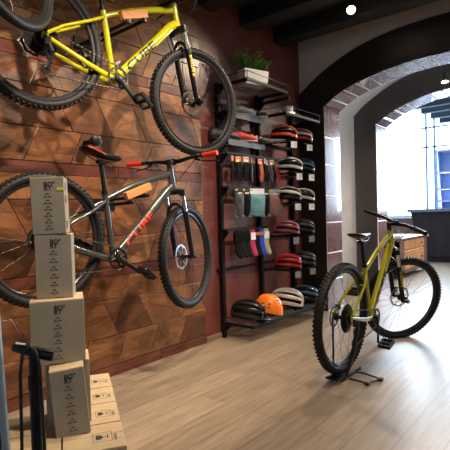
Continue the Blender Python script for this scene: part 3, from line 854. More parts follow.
# pale blue panel at the left edge
pn = thing('display_board', 'pale blue standing board cut off by the left edge of the frame', 'board', T((1.668, .466, .013)) @ Rz(math.radians(39.4)))
M_pb = pbr('pale_blue_board', (.42, .55, .66), .5)
MB().cbox(-.30, .0, 0, .014, 0, 1.12, .003, Ry(-.0375)).build('board', M_pb, pn)
MB().box(-.33, .03, -.05, .08, -.013, .006).build('foot', M_pb, pn)
MB().tube([(-.058, -.03, .86), (-.052, -.03, .82), (-.040, -.03, .77), (-.030, -.03, .70), (-.024, -.03, .62), (-.030, -.03, .5), (-.05, -.02, .35), (-.06, -.002, .2)], .0035, 8).tube([(-.062, .0, .835), (-.062, -.03, .835)], [.006, .010], 12).build('hanging_cable', M_black, pn, smooth=50)
for_panel = pn
M_cab = M_black

# ------------------------------------------------------------------ wall rack
M_rack = M_steel
rack = thing('display_rack', 'tall black steel wall rack with glass shelves on the dark red wall', 'rack', T((0, 3.14, 0)))
py = (0, .61, 1.24)
for y_ in py:
    MB().cbox(.004, .05, y_-.018, y_+.018, 0, 2.27 if y_ < 1 else 2.24, .002).build('post', M_rack, rack)
for z_, y0_, y1_ in ((.605, 0, 1.24),):
    MB().cbox(.004, .03, y0_-.05, y1_+.04, z_-.012, z_+.012, .002).build('cross_bar', M_rack, rack)
def bracket(y_, z_, L_, nm='bracket'):
    m = MB().cbox(.04, L_, y_-.010, y_+.010, z_-.022, z_+.004, .002)
    m.add([(.05, y_-.004, z_-.02), (.05, y_+.004, z_-.02), (.05, y_-.004, z_-.09), (.05, y_+.004, z_-.09), (.12, y_-.004, z_-.02), (.12, y_+.004, z_-.02)], [(0, 2, 4), (1, 5, 3), (0, 1, 3, 2), (2, 3, 5, 4), (0, 4, 5, 1)])
    m.build(nm, M_rack, rack)
def glass_shelf(y0_, y1_, z_, L_, rail=True):
    for yy in (y0_, y1_): bracket(yy, z_, L_)
    MB().cbox(.04, L_, y0_-.02, y1_+.02, z_+.004, z_+.012, .001).build('glass_shelf', M_glass, rack)
    m = MB().cbox(L_-.012, L_+.002, y0_-.02, y1_+.02, z_-.020, z_+.004, .002)
    m.build('front_rail', M_rack, rack)
    if rail:
        m = MB().tube([(.06, y0_-.015, z_+.06), (L_, y0_-.015, z_+.06), (L_, y1_+.015, z_+.06), (.06, y1_+.015, z_+.06)], .0035, 6)
        for p in ((L_, y0_-.015), (L_, y1_+.015)): m.tube([(p[0], p[1], z_), (p[0], p[1], z_+.06)], .0035, 6)
        m.build('guard_rail', M_rack, rack)
glass_shelf(0, .61, 2.245, .37)
glass_shelf(.61, 1.24, 2.055, .37)
bracket(.61, 2.19, .40)
# bottom glass shelf over both bays
for yy in py: bracket(yy, .14, .36)
MB().cbox(.04, .36, -.02, 1.30, .144, .152, .001).build('glass_shelf', M_glass, rack)
MB().cbox(.345, .37, -.02, 1.33, .118, .144, .002).build('front_rail', M_rack, rack)
MB().tube([(.05, -.015, .19), (.355, -.015, .19), (.355, .15, .19)], .003, 6).tube([(.355, -.015, .15), (.355, -.015, .19)], .003, 6).build('guard_rail', M_rack, rack)
# shoe shelves (metal) with price strips
M_strip = pbr('blue_grey_price_strip', (.045, .058, .09), .5)
for z_ in (1.99, 1.745):
    for yy in (0, .45): bracket(yy, z_, .17)
    MB().cbox(.03, .18, -.06, .50, z_+.004, z_+.012, .001).build('shoe_shelf', M_rack, rack)
    MB().cbox(.18, .186, -.06, .50, z_-.042, z_+.010, .001).build('price_strip', M_strip, rack)
# display rails
for (z_, y0_, y1_, L_) in ((1.64, 0, .86, .13), (1.345, 0, .86, .13), (.965, 0, .60, .11)):
    bracket(0, z_, L_); bracket(.60, z_, L_)
    MB().cbox(L_-.01, L_+.01, y0_-.03, y1_, z_-.012, z_+.012, .002).build('hanging_rail', M_rack, rack)
# helmet arms
HEL = [(.25, .745), (.25, 1.055)]
HOFF = (0, .09, .05, 0, .02)
def hpos(c_, r_): return (HEL[c_][0], HEL[c_][1]+(HOFF[r_] if c_ == 0 else HOFF[r_]*.3))
hz_ = (1.80, 1.495, 1.195, .865, .53)
for z_ in hz_:
    for c2_ in (0, 1):
        x_, y_ = hpos(c2_, hz_.index(z_))
        m = MB().tube([(.03, y_, z_), (x_+.06, y_, z_)], .006, 8)
        m.tube([(x_-.09, y_-.07, z_+.004), (x_+.08, y_-.07, z_+.004), (x_+.08, y_+.07, z_+.004), (x_-.09, y_+.07, z_+.004), (x_-.09, y_-.07, z_+.004)], .004, 6)
        m.build('helmet_arm', M_rack, rack, smooth=40)
    MB().cbox(.012, .035, .61, 1.24, z_-.012, z_+.012, .002).build('cross_bar', M_rack, rack)

# ------------------------------------------------------------------ helmets
M_liner = pbr('black_foam', (.004, .004, .0045), .9, spec=.1)
def helmet(shell_mat, accent_mat, vents=True, visor=False, label='', M=None, skate=False):
    """front of the helmet points to +x, base on z=0"""
    root = thing('bike_helmet', label, 'helmet', M, 'bike helmets on the rack')
    a, b, h = (.140, .105, .150) if not skate else (.130, .108, .158)
    nu, nv = 40, 15          # around, up
    def pt(th, ph, k=1.):
        cu = math.cos(ph); su = math.sin(ph)
        x_ = a*k*math.cos(th)*cu**.75; y_ = b*k*math.sin(th)*cu**.75
        zlow = .012+.022*max(0, -math.cos(th))*0 + (.026 if not skate else .006)*(math.cos(th*2)*-.5+.5)*0
        z_ = h*k*su
        # tail kick and ear rise
        lift = .022*abs(math.sin(th))**2*(1-su)
        if not skate and math.cos(th) < -.5: x_ -= .022*(1-su)*(-math.cos(th)-.5)*2*.8; 
        return V3((x_, y_, z_+lift+.004))
    liner = MB()
    def fl(i, j):
        return pt(2*PI*i/nu, (PI/2-.001)*j/(nv-1), .955)
    liner.grid(fl, nu, nv, True, False)
    liner.grid(lambda i, j: pt(2*PI*i/nu, 0, .955-.14*j)*1.0 if j == 0 else V3((pt(2*PI*i/nu, 0, .80).x, pt(2*PI*i/nu, 0, .80).y, .012+.03)), nu, 2, True, False)
    liner.build('liner', M_liner if not skate else shell_mat, root, smooth=60)
    if skate:
        s = MB(); s.grid(lambda i, j: pt(2*PI*i/nu, (PI/2-.001)*j/(nv-1)), nu, nv, True, False)
        s.build('shell', shell_mat, root, smooth=60)
        m = MB()
        for th, ph in ((.35, .9), (-.35, .9), (.5, 1.15), (-.5, 1.15), (PI-.4, .8), (PI+.4, .8), (-1.35, .35), (-1.6, .35), (-1.85, .35), (-1.35, .55), (-1.85, .55)):
            p = pt(th, ph); n_ = V3((p.x/a**2, p.y/b**2, p.z/h**2)).normalized()
            m.tube([p-n_*.002, p+n_*.0012], .0075, 10, (1.3, .8))
        m.build('vent_hole', M_blkp, root)
    else:
        # ribs: long bands running front to back, built as thick strips over the dark liner
        s = MB(); acc = MB()
        bands = [(-1.0, -.84), (-.72, -.55), (-.40, -.26), (-.09, .09), (.26, .40), (.55, .72), (.84, 1.0)]
        def surf(u, v, k):
            # u: -1..1 across, v: 0..1 front to back over the crown
            al = PI*v                       # 0 front .. pi back
            ps = u*PI/2*.97
            cx = math.cos(al); sn = max(0., math.sin(al))**.62
            x_ = a*cx; y_ = b*sn*math.sin(ps); z_ = 1.10*h*sn**.80*max(0., math.cos(ps))**.85+.012*abs(u)**2
            if cx < -.5: x_ -= .02*(-cx-.5)*2
            return V3((x_*k, y_*k, z_*k+.004))
        for bi, (u0, u1) in enumerate(bands):
            n = 26
            tgt = s if (bi % 2 == 0 or accent_mat is None) else acc
            wob = lambda v: -(u0+u1)/2*.30*(abs(v-.45)*2)**2
            vs = []; fs = []
            for i in range(n+1):
                v = .04+.92*i/n; sh = wob(v) if bi not in (0, 6) else 0
                taper = .6+.4*math.sin(PI*v)
                um = (u0+u1)/2; hw_ = (u1-u0)/2*taper
                for (uu, kk) in ((um-hw_+sh, .95), (um-hw_*.85+sh, 1.01), (um+sh, 1.03), (um+hw_*.85+sh, 1.01), (um+hw_+sh, .95)):
                    vs.append(surf(max(-1, min(1, uu)), v, kk))
            for i in range(n):
                for k in range(4): fs.append((i*5+k, i*5+k+1, (i+1)*5+k+1, (i+1)*5+k))
            tgt.add(vs, fs)
        # cross bridges
        for v in (.07, .93):
            vs = []; fs = []; n = 28
            for i in range(n+1):
                u = -.97+1.94*i/n
                for (dv, kk) in ((-.028, .96), (-.015, 1.005), (.015, 1.005), (.028, .96)):
                    vs.append(surf(u, v+dv+.03*abs(u), kk))
            for i in range(n):
                for k in range(3): fs.append((i*4+k, i*4+k+1, (i+1)*4+k+1, (i+1)*4+k))
            s.add(vs, fs)
        s.build('shell', shell_mat, root, smooth=50)
        if acc.v: acc.build('shell_band', accent_mat, root, smooth=50)
        # rim
        MB().tube([pt(2*PI*i/nu, .02, 1.0) for i in range(nu+1)], .007, 8).build('rim', M_liner, root, smooth=60)
    if visor:
        v = MB(); n = 12
        v.grid(lambda i, j: V3(((a+.006+.05*j)*math.cos(-.75+1.5*i/(n-1))*(1 if j == 0 else 1.0), (b+.004)*math.sin(-.75+1.5*i/(n-1))*(1.12 if j == 0 else 1.0), .045-.012*j)), n, 2)
        vo = v.build('visor', M_black, root, smooth=50)
        so = vo.modifiers.new('s', 'SOLIDIFY'); so.thickness = .003
    for s_ in (-1, 1):
        MB().tube([(.05, s_*.085, .02), (.015, s_*.07, .006), (.005, s_*.04, .0)], .004, 6, (1.6, .4)).build('strap', M_black, root, smooth=50)
    return root
mk_ = lambda n, c, r=.25, coat=.5: pbr(n, c, r, coat=coat)
c_or, c_red, c_wh, c_bl, c_wine, c_crim, c_grn, c_ora, c_cream, c_char, c_navy = (mk_('helmet_orange_red', (.75, .09, .02)), mk_('helmet_dark_red', (.30, .012, .012)), mk_('helmet_white', (.68, .68, .66)),
    mk_('helmet_black', (.007, .007, .008)), mk_('helmet_wine', (.22, .05, .07)), mk_('helmet_crimson', (.42, .01, .012)), mk_('helmet_olive', (.022, .025, .02)), mk_('helmet_orange', (.90, .20, .012), .35, .2), mk_('helmet_cream', (.58, .53, .44)), mk_('helmet_charcoal', (.013, .013, .015), .4, .2), mk_('helmet_blue', (.02, .09, .17)))
def hM(x_, y_, z_, rot): return T((x_, 3.14+y_, z_)) @ Rz(rot) @ T((0, 0, .012)) @ Ry(.13) @ Matrix.Scale(.92, 4)
specs = [
 (0, 0, c_or, c_bl, 'red-orange and black bike helmet, top of the left helmet column'),
 (1, 0, c_red, c_wh, 'dark red bike helmet with white band, top of the right helmet column'),
 (0, 1, c_wh, c_bl, 'white and black bike helmet beside the hanging gloves'),
 (1, 1, c_bl, c_navy, 'black and blue bike helmet second in the right column'),
 (0, 2, c_bl, c_wh, 'black bike helmet with white band beside the hanging neck warmers'),
 (1, 2, c_cream, c_bl, 'cream and black vented helmet in the middle of the right column'),
 (0, 3, c_wine, c_wine, 'wine pink vented helmet beside the hanging socks'),
 (1, 3, c_bl, c_char, 'black vented helmet below the cream one in the right column'),
 (0, 4, c_crim, c_crim, 'glossy crimson helmet at the bottom of the left helmet column'),
 (1, 4, c_grn, c_char, 'dark olive vented helmet at the bottom of the right column'),
]
for c_, r_, m1, m2, lb in specs:
    x_, y_ = hpos(c_, r_)
    helmet(m1, m2, label=lb, M=hM(x_, y_, hz_[r_]+.010, math.radians(36 if c_ == 0 else 32)) @ Matrix.Scale(.93, 4))
helmet(c_char, c_bl, visor=True, label='matt black helmet with visor at the left end of the bottom shelf', M=hM(.22, .115, .153, math.radians(20)) @ Matrix.Scale(1.12, 4))
helmet(c_ora, None, skate=True, label='bright orange round skate helmet on the bottom shelf', M=hM(.22, .42, .153, math.radians(20)) @ Matrix.Scale(1.2, 4))
helmet(c_cream, c_wh, label='cream white vented helmet on the bottom shelf', M=hM(.22, .77, .153, math.radians(25)) @ Matrix.Scale(1.18, 4))
helmet(c_bl, c_navy, label='black helmet at the right end of the bottom shelf', M=hM(.22, 1.12, .153, math.radians(30)) @ Matrix.Scale(1.05, 4))
# price tags hanging in front of the helmet arms
tagp = None
col_n = ('left', 'right'); row_n = ('top', 'second', 'middle', 'fourth', 'bottom')
for c_ in (0, 1):
    for r_, z_ in enumerate(hz_):
        x_, y_ = hpos(c_, r_)
        M = T((x_+.105, 3.14+y_+.0, z_)) @ Rz(math.radians(-25)) @ Matrix.Scale(.82, 4)
        lb = 'price card hanging under the %s helmet of the %s helmet column' % (row_n[r_], col_n[c_])
        if tagp is None:
            tagp = thing('price_tag', lb, 'price tag', M, 'price cards under the helmets')
            MB().cbox(-.002, .002, -.042, .042, -.085, -.008, .001).build('card', M_tag, tagp)
            MB().tube([(-.03, 0, .0), (0, 0, -.004), (0, 0, -.02)], .002, 6).build('hook', M_rack, tagp)
            m = MB()
            for k in range(5): m.box(.0022, .0026, -.005, .034, -.020-.011*k, -.016-.011*k)
            m.build('print', pbr('grey_ink', (.25, .28, .35), .6), tagp)
        else:
            q = dup(tagp, M, lb)
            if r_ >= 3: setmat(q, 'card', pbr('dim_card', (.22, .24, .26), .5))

# ------------------------------------------------------------------ gloves, neck warmers, socks
M_glove = pbr('black_glove_fabric', (.008, .008, .009), .9, bump=.3, scale=90, spec=.1)
def glove(label, M, body, header):
    root = thing('cycling_glove', label, 'gloves', M, 'cycling gloves hanging in a row')
    MB().box(-.0015, .0015, -.022, .022, -.050, 0).build('header_card', header, root)
    MB().box(.0016, .002, -.018, .018, -.022, -.008).build('print', pbr('red_strip', (.6, .05, .04), .5), root)
    g_ = MB().tube([(0, 0, -.045), (0, 0, -.07), (0, 0, -.11), (0, 0, -.14)], [.018, .022, .026, .026], 12, (.5, 1.0), up=(0, 1, 0))
    for k, L_ in enumerate((.060, .075, .080, .062)):
        yy = -.019+.0125*k
        g_.tube([(0, yy, -.13), (.002, yy*1.08, -.13-L_*.6), (.004, yy*1.1, -.13-L_)], [.0075, .0075, .005], 8, (.9, 1), up=(0, 1, 0))
    g_.tube([(0, .020, -.09), (.004, .027, -.12), (.006, .028, -.15)], [.009, .009, .006], 8)
    g_.build('glove_body', body, root, smooth=60)
    return root
M_hw = pbr('header_white', (.70, .66, .60), .5); M_hy = pbr('header_yellow', (.62, .52, .10), .5); M_hr = pbr('header_red', (.55, .12, .10), .5); M_hg = pbr('header_cream', (.55, .48, .36), .5)
M_gor = pbr('glove_orange', (.62, .13, .06), .8); M_gred = pbr('glove_red', (.50, .03, .04), .8); M_gbl = pbr('glove_slate', (.07, .09, .12), .8)
gl = [(M_glove, M_hr), (M_glove, M_hy), (M_glove, M_hr), (M_glove, M_hg), (M_glove, M_hw), (M_gbl, M_hg), (M_glove, M_hw), (M_glove, M_hr), (M_gor, M_hw), (M_glove, M_hg), (M_glove, M_hw), (M_gbl, M_tag), (M_glove, M_hg), (M_gred, M_hy), (M_gred, M_hw)]
gn = {M_glove.name: 'black', M_gbl.name: 'slate blue', M_gor.name: 'orange', M_gred.name: 'red'}
hn = {M_hw.name: 'white', M_hy.name: 'yellow', M_hr.name: 'red', M_hg.name: 'cream', M_tag.name: 'pale blue'}
ordn = ['first', 'second', 'third', 'fourth', 'fifth', 'sixth', 'seventh', 'eighth', 'ninth', 'tenth', 'eleventh', 'twelfth', 'thirteenth', 'fourteenth', 'fifteenth']
gp = None
for i, (bm_, hm_) in enumerate(gl):
    lb = '%s glove on a %s card, %s from left in the glove row' % (gn[bm_.name], hn[hm_.name], ordn[i])
    M = T((.155+.012*(i % 2), 3.17+.0535*i, 1.622)) @ T((0, 0, random.uniform(-.012, .006))) @ Rz(math.radians(random.uniform(-12, 34))) @ Rx(random.uniform(-.05, .05)) @ Matrix.Scale(1.05, 4)
    if gp is None: gp = glove(lb, M, bm_, hm_)
    else:
        q = dup(gp, M, lb); setmat(q, 'glove_body', bm_); setmat(q, 'header_card', hm_)
M_clear = pbr('grey_clear_sleeve', (.16, .17, .20), .3)
def buff(label, M, mat, header, w=.085):
    root = thing('neck_warmer', label, 'neck warmer', M, 'packed neck warmers hanging in a row')
    MB().box(-.0015, .0015, -w, w, -.075, 0).build('header_card', header, root)
    MB().box(.0016, .002, -w*.9, -w*.3, -.022, -.006).build('print', M_hy, root)
    MB().box(.0016, .002, -w*.2, w*.7, -.060, -.038).build('print', M_tag, root)
    def fn(i, j):
        u = i/24*2-1; v = j/18
        x_ = .012+.022*(1-u*u)*math.sin(PI*min(1, v*1.1))+.006*math.sin(9*v+3*u*u)*(1-abs(u))
        return (x_, w*1.02*u*(1-.18*v*v), -.05-.17*v-.05*(1-u*u)*v*v*.8)
    b_ = MB().grid(fn, 25, 19)
    o = b_.build('folded_fabric', mat, root, smooth=60); s_ = o.modifiers.new('s', 'SOLIDIFY'); s_.thickness = .008; s_.offset = -1
    MB().box(-.001, .001, -w, w, -.262, -.02).build('backing_card', M_clear, root)
    return root
M_hd = pbr('dark_header', (.03, .035, .04), .5)
M_teal = pbr('teal_fabric', (.11, .26, .32), .7, bump=.3, scale=40); M_pink = pbr('dusty_pink_fabric', (.28, .14, .125), .7, bump=.3, scale=40)
buff('dark patterned neck warmer pack at the left end of its row', T((.150, 3.255, 1.335)) @ Rz(-.35), pbr('grey_fabric', (.05, .055, .07), .7), M_hd, .045)
buff('black neck warmer pack just left of the teal one', T((.162, 3.345, 1.335)) @ Rz(-.30), M_glove, M_hd, .045)
buff('teal neck warmer pack folded over a white card', T((.175, 3.475, 1.335)) @ Rz(-.35), M_teal, M_tag, .10)
buff('black neck warmer pack between the teal and pink ones', T((.155, 3.665, 1.335)) @ Rz(-.30), M_glove, M_hd, .045)
buff('dusty pink neck warmer pack at the right end of its row', T((.175, 3.80, 1.335)) @ Rz(-.35), M_pink, pbr('grey_blue_card', (.25, .34, .38), .5), .085)
def sock(label, M, mat, band):
    root = thing('sock_pair', label, 'socks', M, 'sock pairs hanging in a row')
    s_ = MB()
    for dx in (0, .010):
        s_.tube([(dx, 0, 0), (dx, 0, -.10), (dx, .002, -.15), (dx+.002, .016, -.205), (dx+.004, .036, -.232), (dx+.005, .050, -.245)], [.030, .030, .031, .033, .026, .014], 12, (.2, 1), up=(0, 1, 0))
    s_.build('socks', mat, root, smooth=60)
    lo_ = -.056 if band == MATS.get('orange_band') else -.095
    MB().box(-.009, .019, -.032, .032, lo_, -.028).build('paper_band', band, root)
    return root
sl = [('black', M_glove, M_glove), ('charcoal', pbr('charcoal_sock', (.014, .015, .016), .9, spec=.1), M_glove), ('black green', pbr('greenblack_sock', (.010, .016, .013), .9, spec=.1), M_glove), ('crimson pink', pbr('pink_sock', (.42, .03, .10), .8), M_tag), ('black', M_glove, pbr('orange_band', (.45, .16, .05), .6)), ('bright blue', pbr('blue_sock', (.02, .06, .55), .8), MATS['orange_band']), ('pale olive', pbr('olive_sock', (.42, .44, .26), .8), M_tag)]
for i, (nm, m1, m2) in enumerate(sl):
    sock('%s sock pair, %s from the left in the sock row' % (nm, ordn[i]), T((.128, 3.235+.076*i, .955)) @ Rz(-.3), m1, m2)

# ------------------------------------------------------------------ shoes
def shoe(label, M, mat, sole, closure):
    """toe to +x"""
    root = thing('cycling_shoe', label, 'shoe', M @ Matrix.Scale(1.1, 4), 'cycling shoes on the small shelves')
    S_ = [(-.135, .020, .065, .0), (-.12, .031, .085, 0), (-.08, .035, .088, 0), (-.04, .035, .078, 0), (0, .036, .068, 0), (.04, .041, .055, 0), (.08, .043, .044, 0), (.115, .035, .036, 0), (.138, .018, .024, 0)]
    n = 14
    def fn(i, j):
        x_, w_, h_, _ = S_[i]; a = PI*j/(n-1); sn = max(0., math.sin(a))
        return (x_, w_*math.cos(a)*(1+.12*sn), .016+h_*sn**.75)
    b_ = MB().grid(fn, len(S_), n, skip=lambda i, j: i in (1, 2) and 4 <= j <= 8)
    b_.f.append(tuple(range(n))); b_.f.append(tuple((len(S_)-1)*n+k for k in range(n)))
    up_ = b_.build('upper', mat, root, smooth=60); sd = up_.modifiers.new('s', 'SOLIDIFY'); sd.thickness = .004
    MB().tube([(x_, 0, .010) for x_, *_ in S_], [w_*1.04 for _, w_, *_ in S_], 16, (1, .26)).build('sole', sole, root, smooth=50)
    c_ = MB()
    for x_ in (-.01, .03, .065):
        c_.tube([(x_, .040, .045), (x_, .022, .078-x_*.3), (x_, 0, .088-x_*.35), (x_, -.022, .078-x_*.3), (x_, -.040, .045)], .004, 6, (2., .5))
    c_.build('strap', closure, root, smooth=50)
    return root
M_sgrey = pbr('shoe_grey', (.30, .32, .34), .6); M_sred = pbr('shoe_red', (.62, .04, .035), .5); M_sbk = pbr('shoe_black', (.02, .02, .024), .5); M_swh = pbr('shoe_white', (.6, .62, .66), .4)
shoe('grey cycling shoe on the upper shoe shelf', T((.105, 3.36, 2.003)) @ Rz(math.radians(60)), M_sgrey, M_swh, M_sgrey)
shoe('black cycling shoe with pale toe at the right of the upper shoe shelf', T((.105, 3.56, 2.003)) @ Rz(math.radians(35)) @ Matrix.Scale(.95, 4), M_sbk, M_swh, M_sgrey)
shoe('bright red cycling shoe on the lower shoe shelf', T((.115, 3.36, 1.758)) @ Rz(math.radians(52)) @ Ry(0), M_sred, M_swh, M_sred)
shoe('black cycling shoe left of the red one on the lower shelf', T((.09, 3.15, 1.758)) @ Rz(math.radians(65)), M_sbk, M_sbk, M_sgrey)
shoe('black cycling shoe with grey straps right of the red one', T((.115, 3.545, 1.758)) @ Rz(math.radians(35)) @ Matrix.Scale(.95, 4), M_sbk, M_sbk, M_swh)

# ------------------------------------------------------------------ plant and small pot
pot = thing('potted_fern', 'leafy green plant in a white rectangular pot on the top glass shelf', 'potted plant', T((.22, 3.42, 2.258)) @ Rz(math.radians(72)))
pw, pd, ph = .135, .062, .135
m = MB()
def ring(k, z_, ins=0): return [((sx*(pw*k-ins)), (sy*(pd*k-ins)), z_) for sx, sy in ((-1, -1), (1, -1), (1, 1), (-1, 1))]
rs = [ring(.90, 0), ring(1, ph), ring(1.0, ph, .006), ring(.95, ph-.02, .008)]
vs = [p for r_ in rs for p in r_]; fs = [(0, 1, 2, 3), (12, 13, 14, 15)]
for i in range(3):
    for k in range(4): fs.append((4*i+k, 4*i+(k+1) % 4, 4*i+4+(k+1) % 4, 4*i+4+k))
m.add(vs, fs); m.build('planter', M_white, pot, bevel=.006)
MB().tube([(-pw*.98, -.02, .075), (-pw-.028, -.018, .085), (-pw-.03, 0, .06), (-pw-.028, .018, .085), (-pw*.98, .02, .075)], .004, 8).build('rope_handle', pbr('rope', (.5, .42, .3), .8), pot, smooth=60)
MB().box(-pw*.93, pw*.93, -pd*.85, pd*.85, ph-.03, ph-.012).build('soil', pbr('soil', (.03, .02, .015), .9, bump=1., scale=60), pot)
lf = MB(); stm = MB()
for k in range(64):
    a = random.uniform(0, 2*PI); bx_ = random.uniform(-pw*.85, pw*.85); by_ = random.uniform(-pd*.7, pd*.7)
    L_ = random.uniform(.06, .18); tx, ty_ = math.cos(a)*random.uniform(.03, .13)+bx_*.3, math.sin(a)*random.uniform(.02, .09)
    P0 = V3((bx_, by_, ph-.015)); P1 = P0+V3((tx*.3, ty_*.3, L_*.6)); P2 = P0+V3((tx, ty_, L_))
    stm.tube([P0, P1, P2], [.0014, .0012, .0008], 4)
    n = 9
    for i in range(n):
        t_ = .25+.75*i/(n-1)
        q = P0*(1-t_)**2+P1*2*t_*(1-t_)+P2*t_*t_
        for s_ in (-1, 1):
            d = V3((random.uniform(-1, 1), random.uniform(-1, 1), random.uniform(-.1, .7))).normalized()
            w_ = d.cross(V3((0, 0, 1))).normalized(); ll = random.uniform(.018, .036); ww = ll*.36
            lf.add([q, q+d*ll*.5+w_*ww+V3((0, 0, .002)), q+d*ll, q+d*ll*.5-w_*ww+V3((0, 0, .002))], [(0, 1, 2, 3)])
lf.build('foliage', pbr('leaf_green', (.10, .26, .05), .45, noise=.5, scale=25), pot)
stm.build('stem', pbr('stem_green', (.08, .13, .03), .6), pot)
cup = thing('small_pot', 'small silver white empty pot on the second glass shelf', 'pot', T((.25, 3.955, 2.068)))
MB().lathe([(.0001, 0), (.042, 0), (.058, .085), (.053, .085), (.04, .01), (.0001, .01)], 28).build('bowl', pbr('silver_white', (.62, .62, .64), .35), cup, smooth=40)
MB().tube([(-.055, 0, .07), (-.085, 0, .06), (-.08, 0, .03), (-.048, 0, .02)], .004, 8).build('handle', MATS['silver_white'], cup, smooth=50)

# ------------------------------------------------------------------ far room furniture
ch = thing('chest_of_drawers', 'low orange wood chest of drawers in the room beyond the arches', 'chest', T((.22, 7.30, 0)))
M_cf = pbr('brown_chest_frame', (.16, .075, .045), .4, noise=.2, scale=8)
M_cd = brick_mat('orange_veneer', (.62, .27, .085), (.50, .20, .06), (.40, .16, .05), .22, .12, .001, (1, 2), rough=.4, bump=0)
MB().cbox(-.55, -.01, 0, 1.36, .09, .60, .005).cbox(-.57, .01, -.0, .13, .08, .62, .004).cbox(-.57, .01, 1.2, 1.37, .08, .62, .004).cbox(-.57, .01, 0, 1.37, .08, .13, .004).build('body', M_cf, ch)
MB().cbox(-.59, .03, -.03, 1.40, .62, .65, .005).build('top', M_cf, ch)
for z0_, z1_ in ((.45, .605), (.14, .435)):
    d_ = MB().cbox(-.02, .012, .14, 1.19, z0_, z1_, .004).build('drawer', M_cd, ch)
    MB().lathe([(.0001, 0), (.012, 0), (.016, .02), (.0001, .026)], 12, T((.012, 1.02, (z0_+z1_)/2)) @ Ry(PI/2)).build('knob', M_black, d_)
for lx in (-.50, -.05):
    for ly in (.06, 1.30): MB().tube([(lx, ly, 0), (lx, ly, .09)], [.018, .028], 10).build('leg', M_cf, ch)
bk_ = thing('paper_stack', 'pale stack of papers on the chest of drawers behind the handlebar', 'papers', T((.05, 7.52, .652)))
MB().cbox(-.15, .12, -.12, .12, 0, .035, .003).build('sheets', M_white, bk_)
ct = thing('reception_counter', 'tall dark blue-brown counter in the far room on the right', 'counter', T((0, 10.0, 0)))
M_ct = pbr('dark_counter', (.022, .017, .020), .6, spec=.2, noise=.25, scale=3, stretch=(6, 1, .3))
MB().cbox(-.36, 3.8, 0, .28, .10, 1.04, .004).add([(-.46, .0, 1.04), (-.36, .0, 1.04), (-.36, 0, .55), (-.46, .28, 1.04), (-.36, .28, 1.04), (-.36, .28, .55)], [(0, 1, 2), (3, 5, 4), (0, 2, 5, 3)]).build('body', M_ct, ct)
MB().cbox(-.52, 3.8, -.05, .32, 1.04, 1.105, .004).build('counter_top', pbr('blue_lit_counter_top', (.10, .12, .18), .3), ct)  # blue light falling on the top is put into its colour
MB().cbox(-.33, 3.8,   .03, .26, 0, .10, .002).build('plinth', M_ct, ct)
sh = thing('shelf_unit', 'shelf unit with blue haze light in its colour, behind the counter by the bright window', 'shelves', T((-.04, 10.35, 0)))
M_sh = pbr('haze_blue_shelf', (.22, .36, .62), .5)  # shelf takes its blue from hazy daylight, painted into the colour
MB().cbox(0, .04, 0, .4, 0, 2.35, .002).cbox(1.5, 1.54, 0, .4, 0, 2.35, .002).cbox(0, 1.54, .38, .4, 0, 2.35, .002).build('body', M_sh, sh)
for z_ in (.6, 1.25, 1.5, 1.85, 2.31):
    MB().cbox(.04, 1.5, .0, .38, z_, z_+.03, .002).build('shelf', pbr('mauve_shelf', (.40, .36, .50), .5), sh)

# ------------------------------------------------------------------ ceiling spots and lighting
M_bulb = pbr('lamp_lens', (1, .95, .85), .3, emis=(1, .86, .68), estr=60.)
def spot_lamp(label, pos, target, zc, watts, size=1.3, color=(1, .80, .58), rad=.035, first=[None]):
    pos = V3(pos); root = thing('ceiling_spotlight', label, 'spotlight', T((pos.x, pos.y, zc)), 'ceiling spotlights')
    d = (V3(target)-pos).normalized(); R = d.to_track_quat('-Z', 'Y').to_matrix().to_4x4()
    lp = V3((0, 0, pos.z-zc))
    MB().tube([(0, 0, 0), (0, 0, pos.z-zc+.05)], .008, 8).cyl((0, 0, -.01), .04, .02, 16).build('bracket', M_black, root, smooth=40)
    MB().lathe([(.0001, .10), (.030, .10), (.042, .06), (.046, -.005), (.040, -.005), (.034, .02), (.0001, .02)], 20, T(lp) @ R).build('lamp_head', M_black, root, smooth=40)
    MB().lathe([(.0001, .006), (.034, .006), (.034, .012), (.0001, .012)], 18, T(lp) @ R).build('lens', M_bulb, root)
    ld = bpy.data.lights.new('spot_light', 'SPOT'); ld.energy = watts; ld.spot_size = size; ld.spot_blend = .6; ld.color = color; ld.shadow_soft_size = rad
    lo = bpy.data.objects.new('spot_light', ld); COL.objects.link(lo); lo.matrix_world = T(pos+d*.03) @ R
    return root
spot_lamp('glaring ceiling spotlight in view nearest the arch wall corner', (.892, 4.057, 2.95), (1.9, 2.0, 0.9), ZC, 150, 2.4)
spot_lamp('ceiling spotlight at the top edge of the frame, right of the glaring one', (1.291, 4.247, 2.98), (1.3, 3.2, 0), ZC, 130, 1.7)
spot_lamp('small warm spotlight hanging in the passage between the two arches', (1.336, 5.5, 2.497), (1.5, 5.1, .6), 3.06, 170, 2.9)
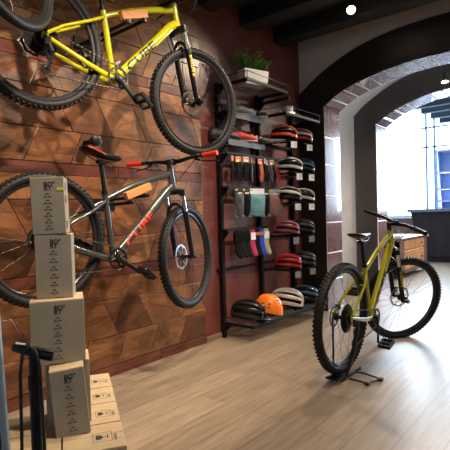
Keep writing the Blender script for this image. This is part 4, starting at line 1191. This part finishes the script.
W = (1, .80, .60)
for i, (p, tg, w_, sz) in enumerate([((1.55, 1.05, 2.85), (.0, 1.25, .8), 185, 1.35), ((1.75, 2.25, 2.85), (.0, 2.2, .8), 215, 1.3), ((1.35, 1.75, 2.85), (1.2, 1.4, 0), 110, 1.5), ((1.6, 3.3, 2.85), (.05, 3.7, .6), 34, 1.0), ((2.9, 2.3, 2.85), (2.1, 2.3, 0), 80, 1.7)]):
    spot_lamp(['spotlight above the box tower', 'spotlight facing the grey bike', 'spotlight above the floor by the pump', 'spotlight aimed at the wall rack', 'spotlight on the right of the floor'][i]+', outside the frame overhead', p, tg, ZC, w_, sz, W)
# daylight through the far window and along the passage, plus two added fills
def area(name, loc, target, sx, sy, e, color):
    ld = bpy.data.lights.new(name, 'AREA'); ld.shape = 'RECTANGLE'; ld.size = sx; ld.size_y = sy; ld.energy = e; ld.color = color
    lo = bpy.data.objects.new(name, ld); COL.objects.link(lo); d = (V3(target)-V3(loc)).normalized()
    lo.matrix_world = T(loc) @ d.to_track_quat('-Z', 'Y').to_matrix().to_4x4()
area('window_daylight', (1.2, YF-.35, 2.2), (1.5, 4, .6), 3.6, 2.2, 310, (.62, .80, 1))
area('far_room_fill', (1.0, 8.2, 3.5), (1.0, 8.2, 0), 3, 2, 110, (1, .9, .8))  # added fill that brightens the chest and wainscot, no lamp hangs here
area('passage_daylight', (4.6, 5.2, 1.7), (-.2, 5.95, 1.5), .5, 2.4, 160, (.8, .9, 1))
area('camera_side_fill', (4.6, -1.8, 1.9), (1.2, 3, 1.2), 2.2, 2.0, 15, (.72, .82, 1))  # added cool fill from behind the camera, no opening there
w = bpy.data.worlds.new('world'); SC.world = w; w.use_nodes = True
w.node_tree.nodes['Background'].inputs[0].default_value = (.6, .75, 1, 1); w.node_tree.nodes['Background'].inputs[1].default_value = .3
SC.view_settings.view_transform = 'Standard'; SC.view_settings.look = 'None'; SC.view_settings.exposure = 0; SC.view_settings.gamma = 1
SC.view_settings.use_curve_mapping = False
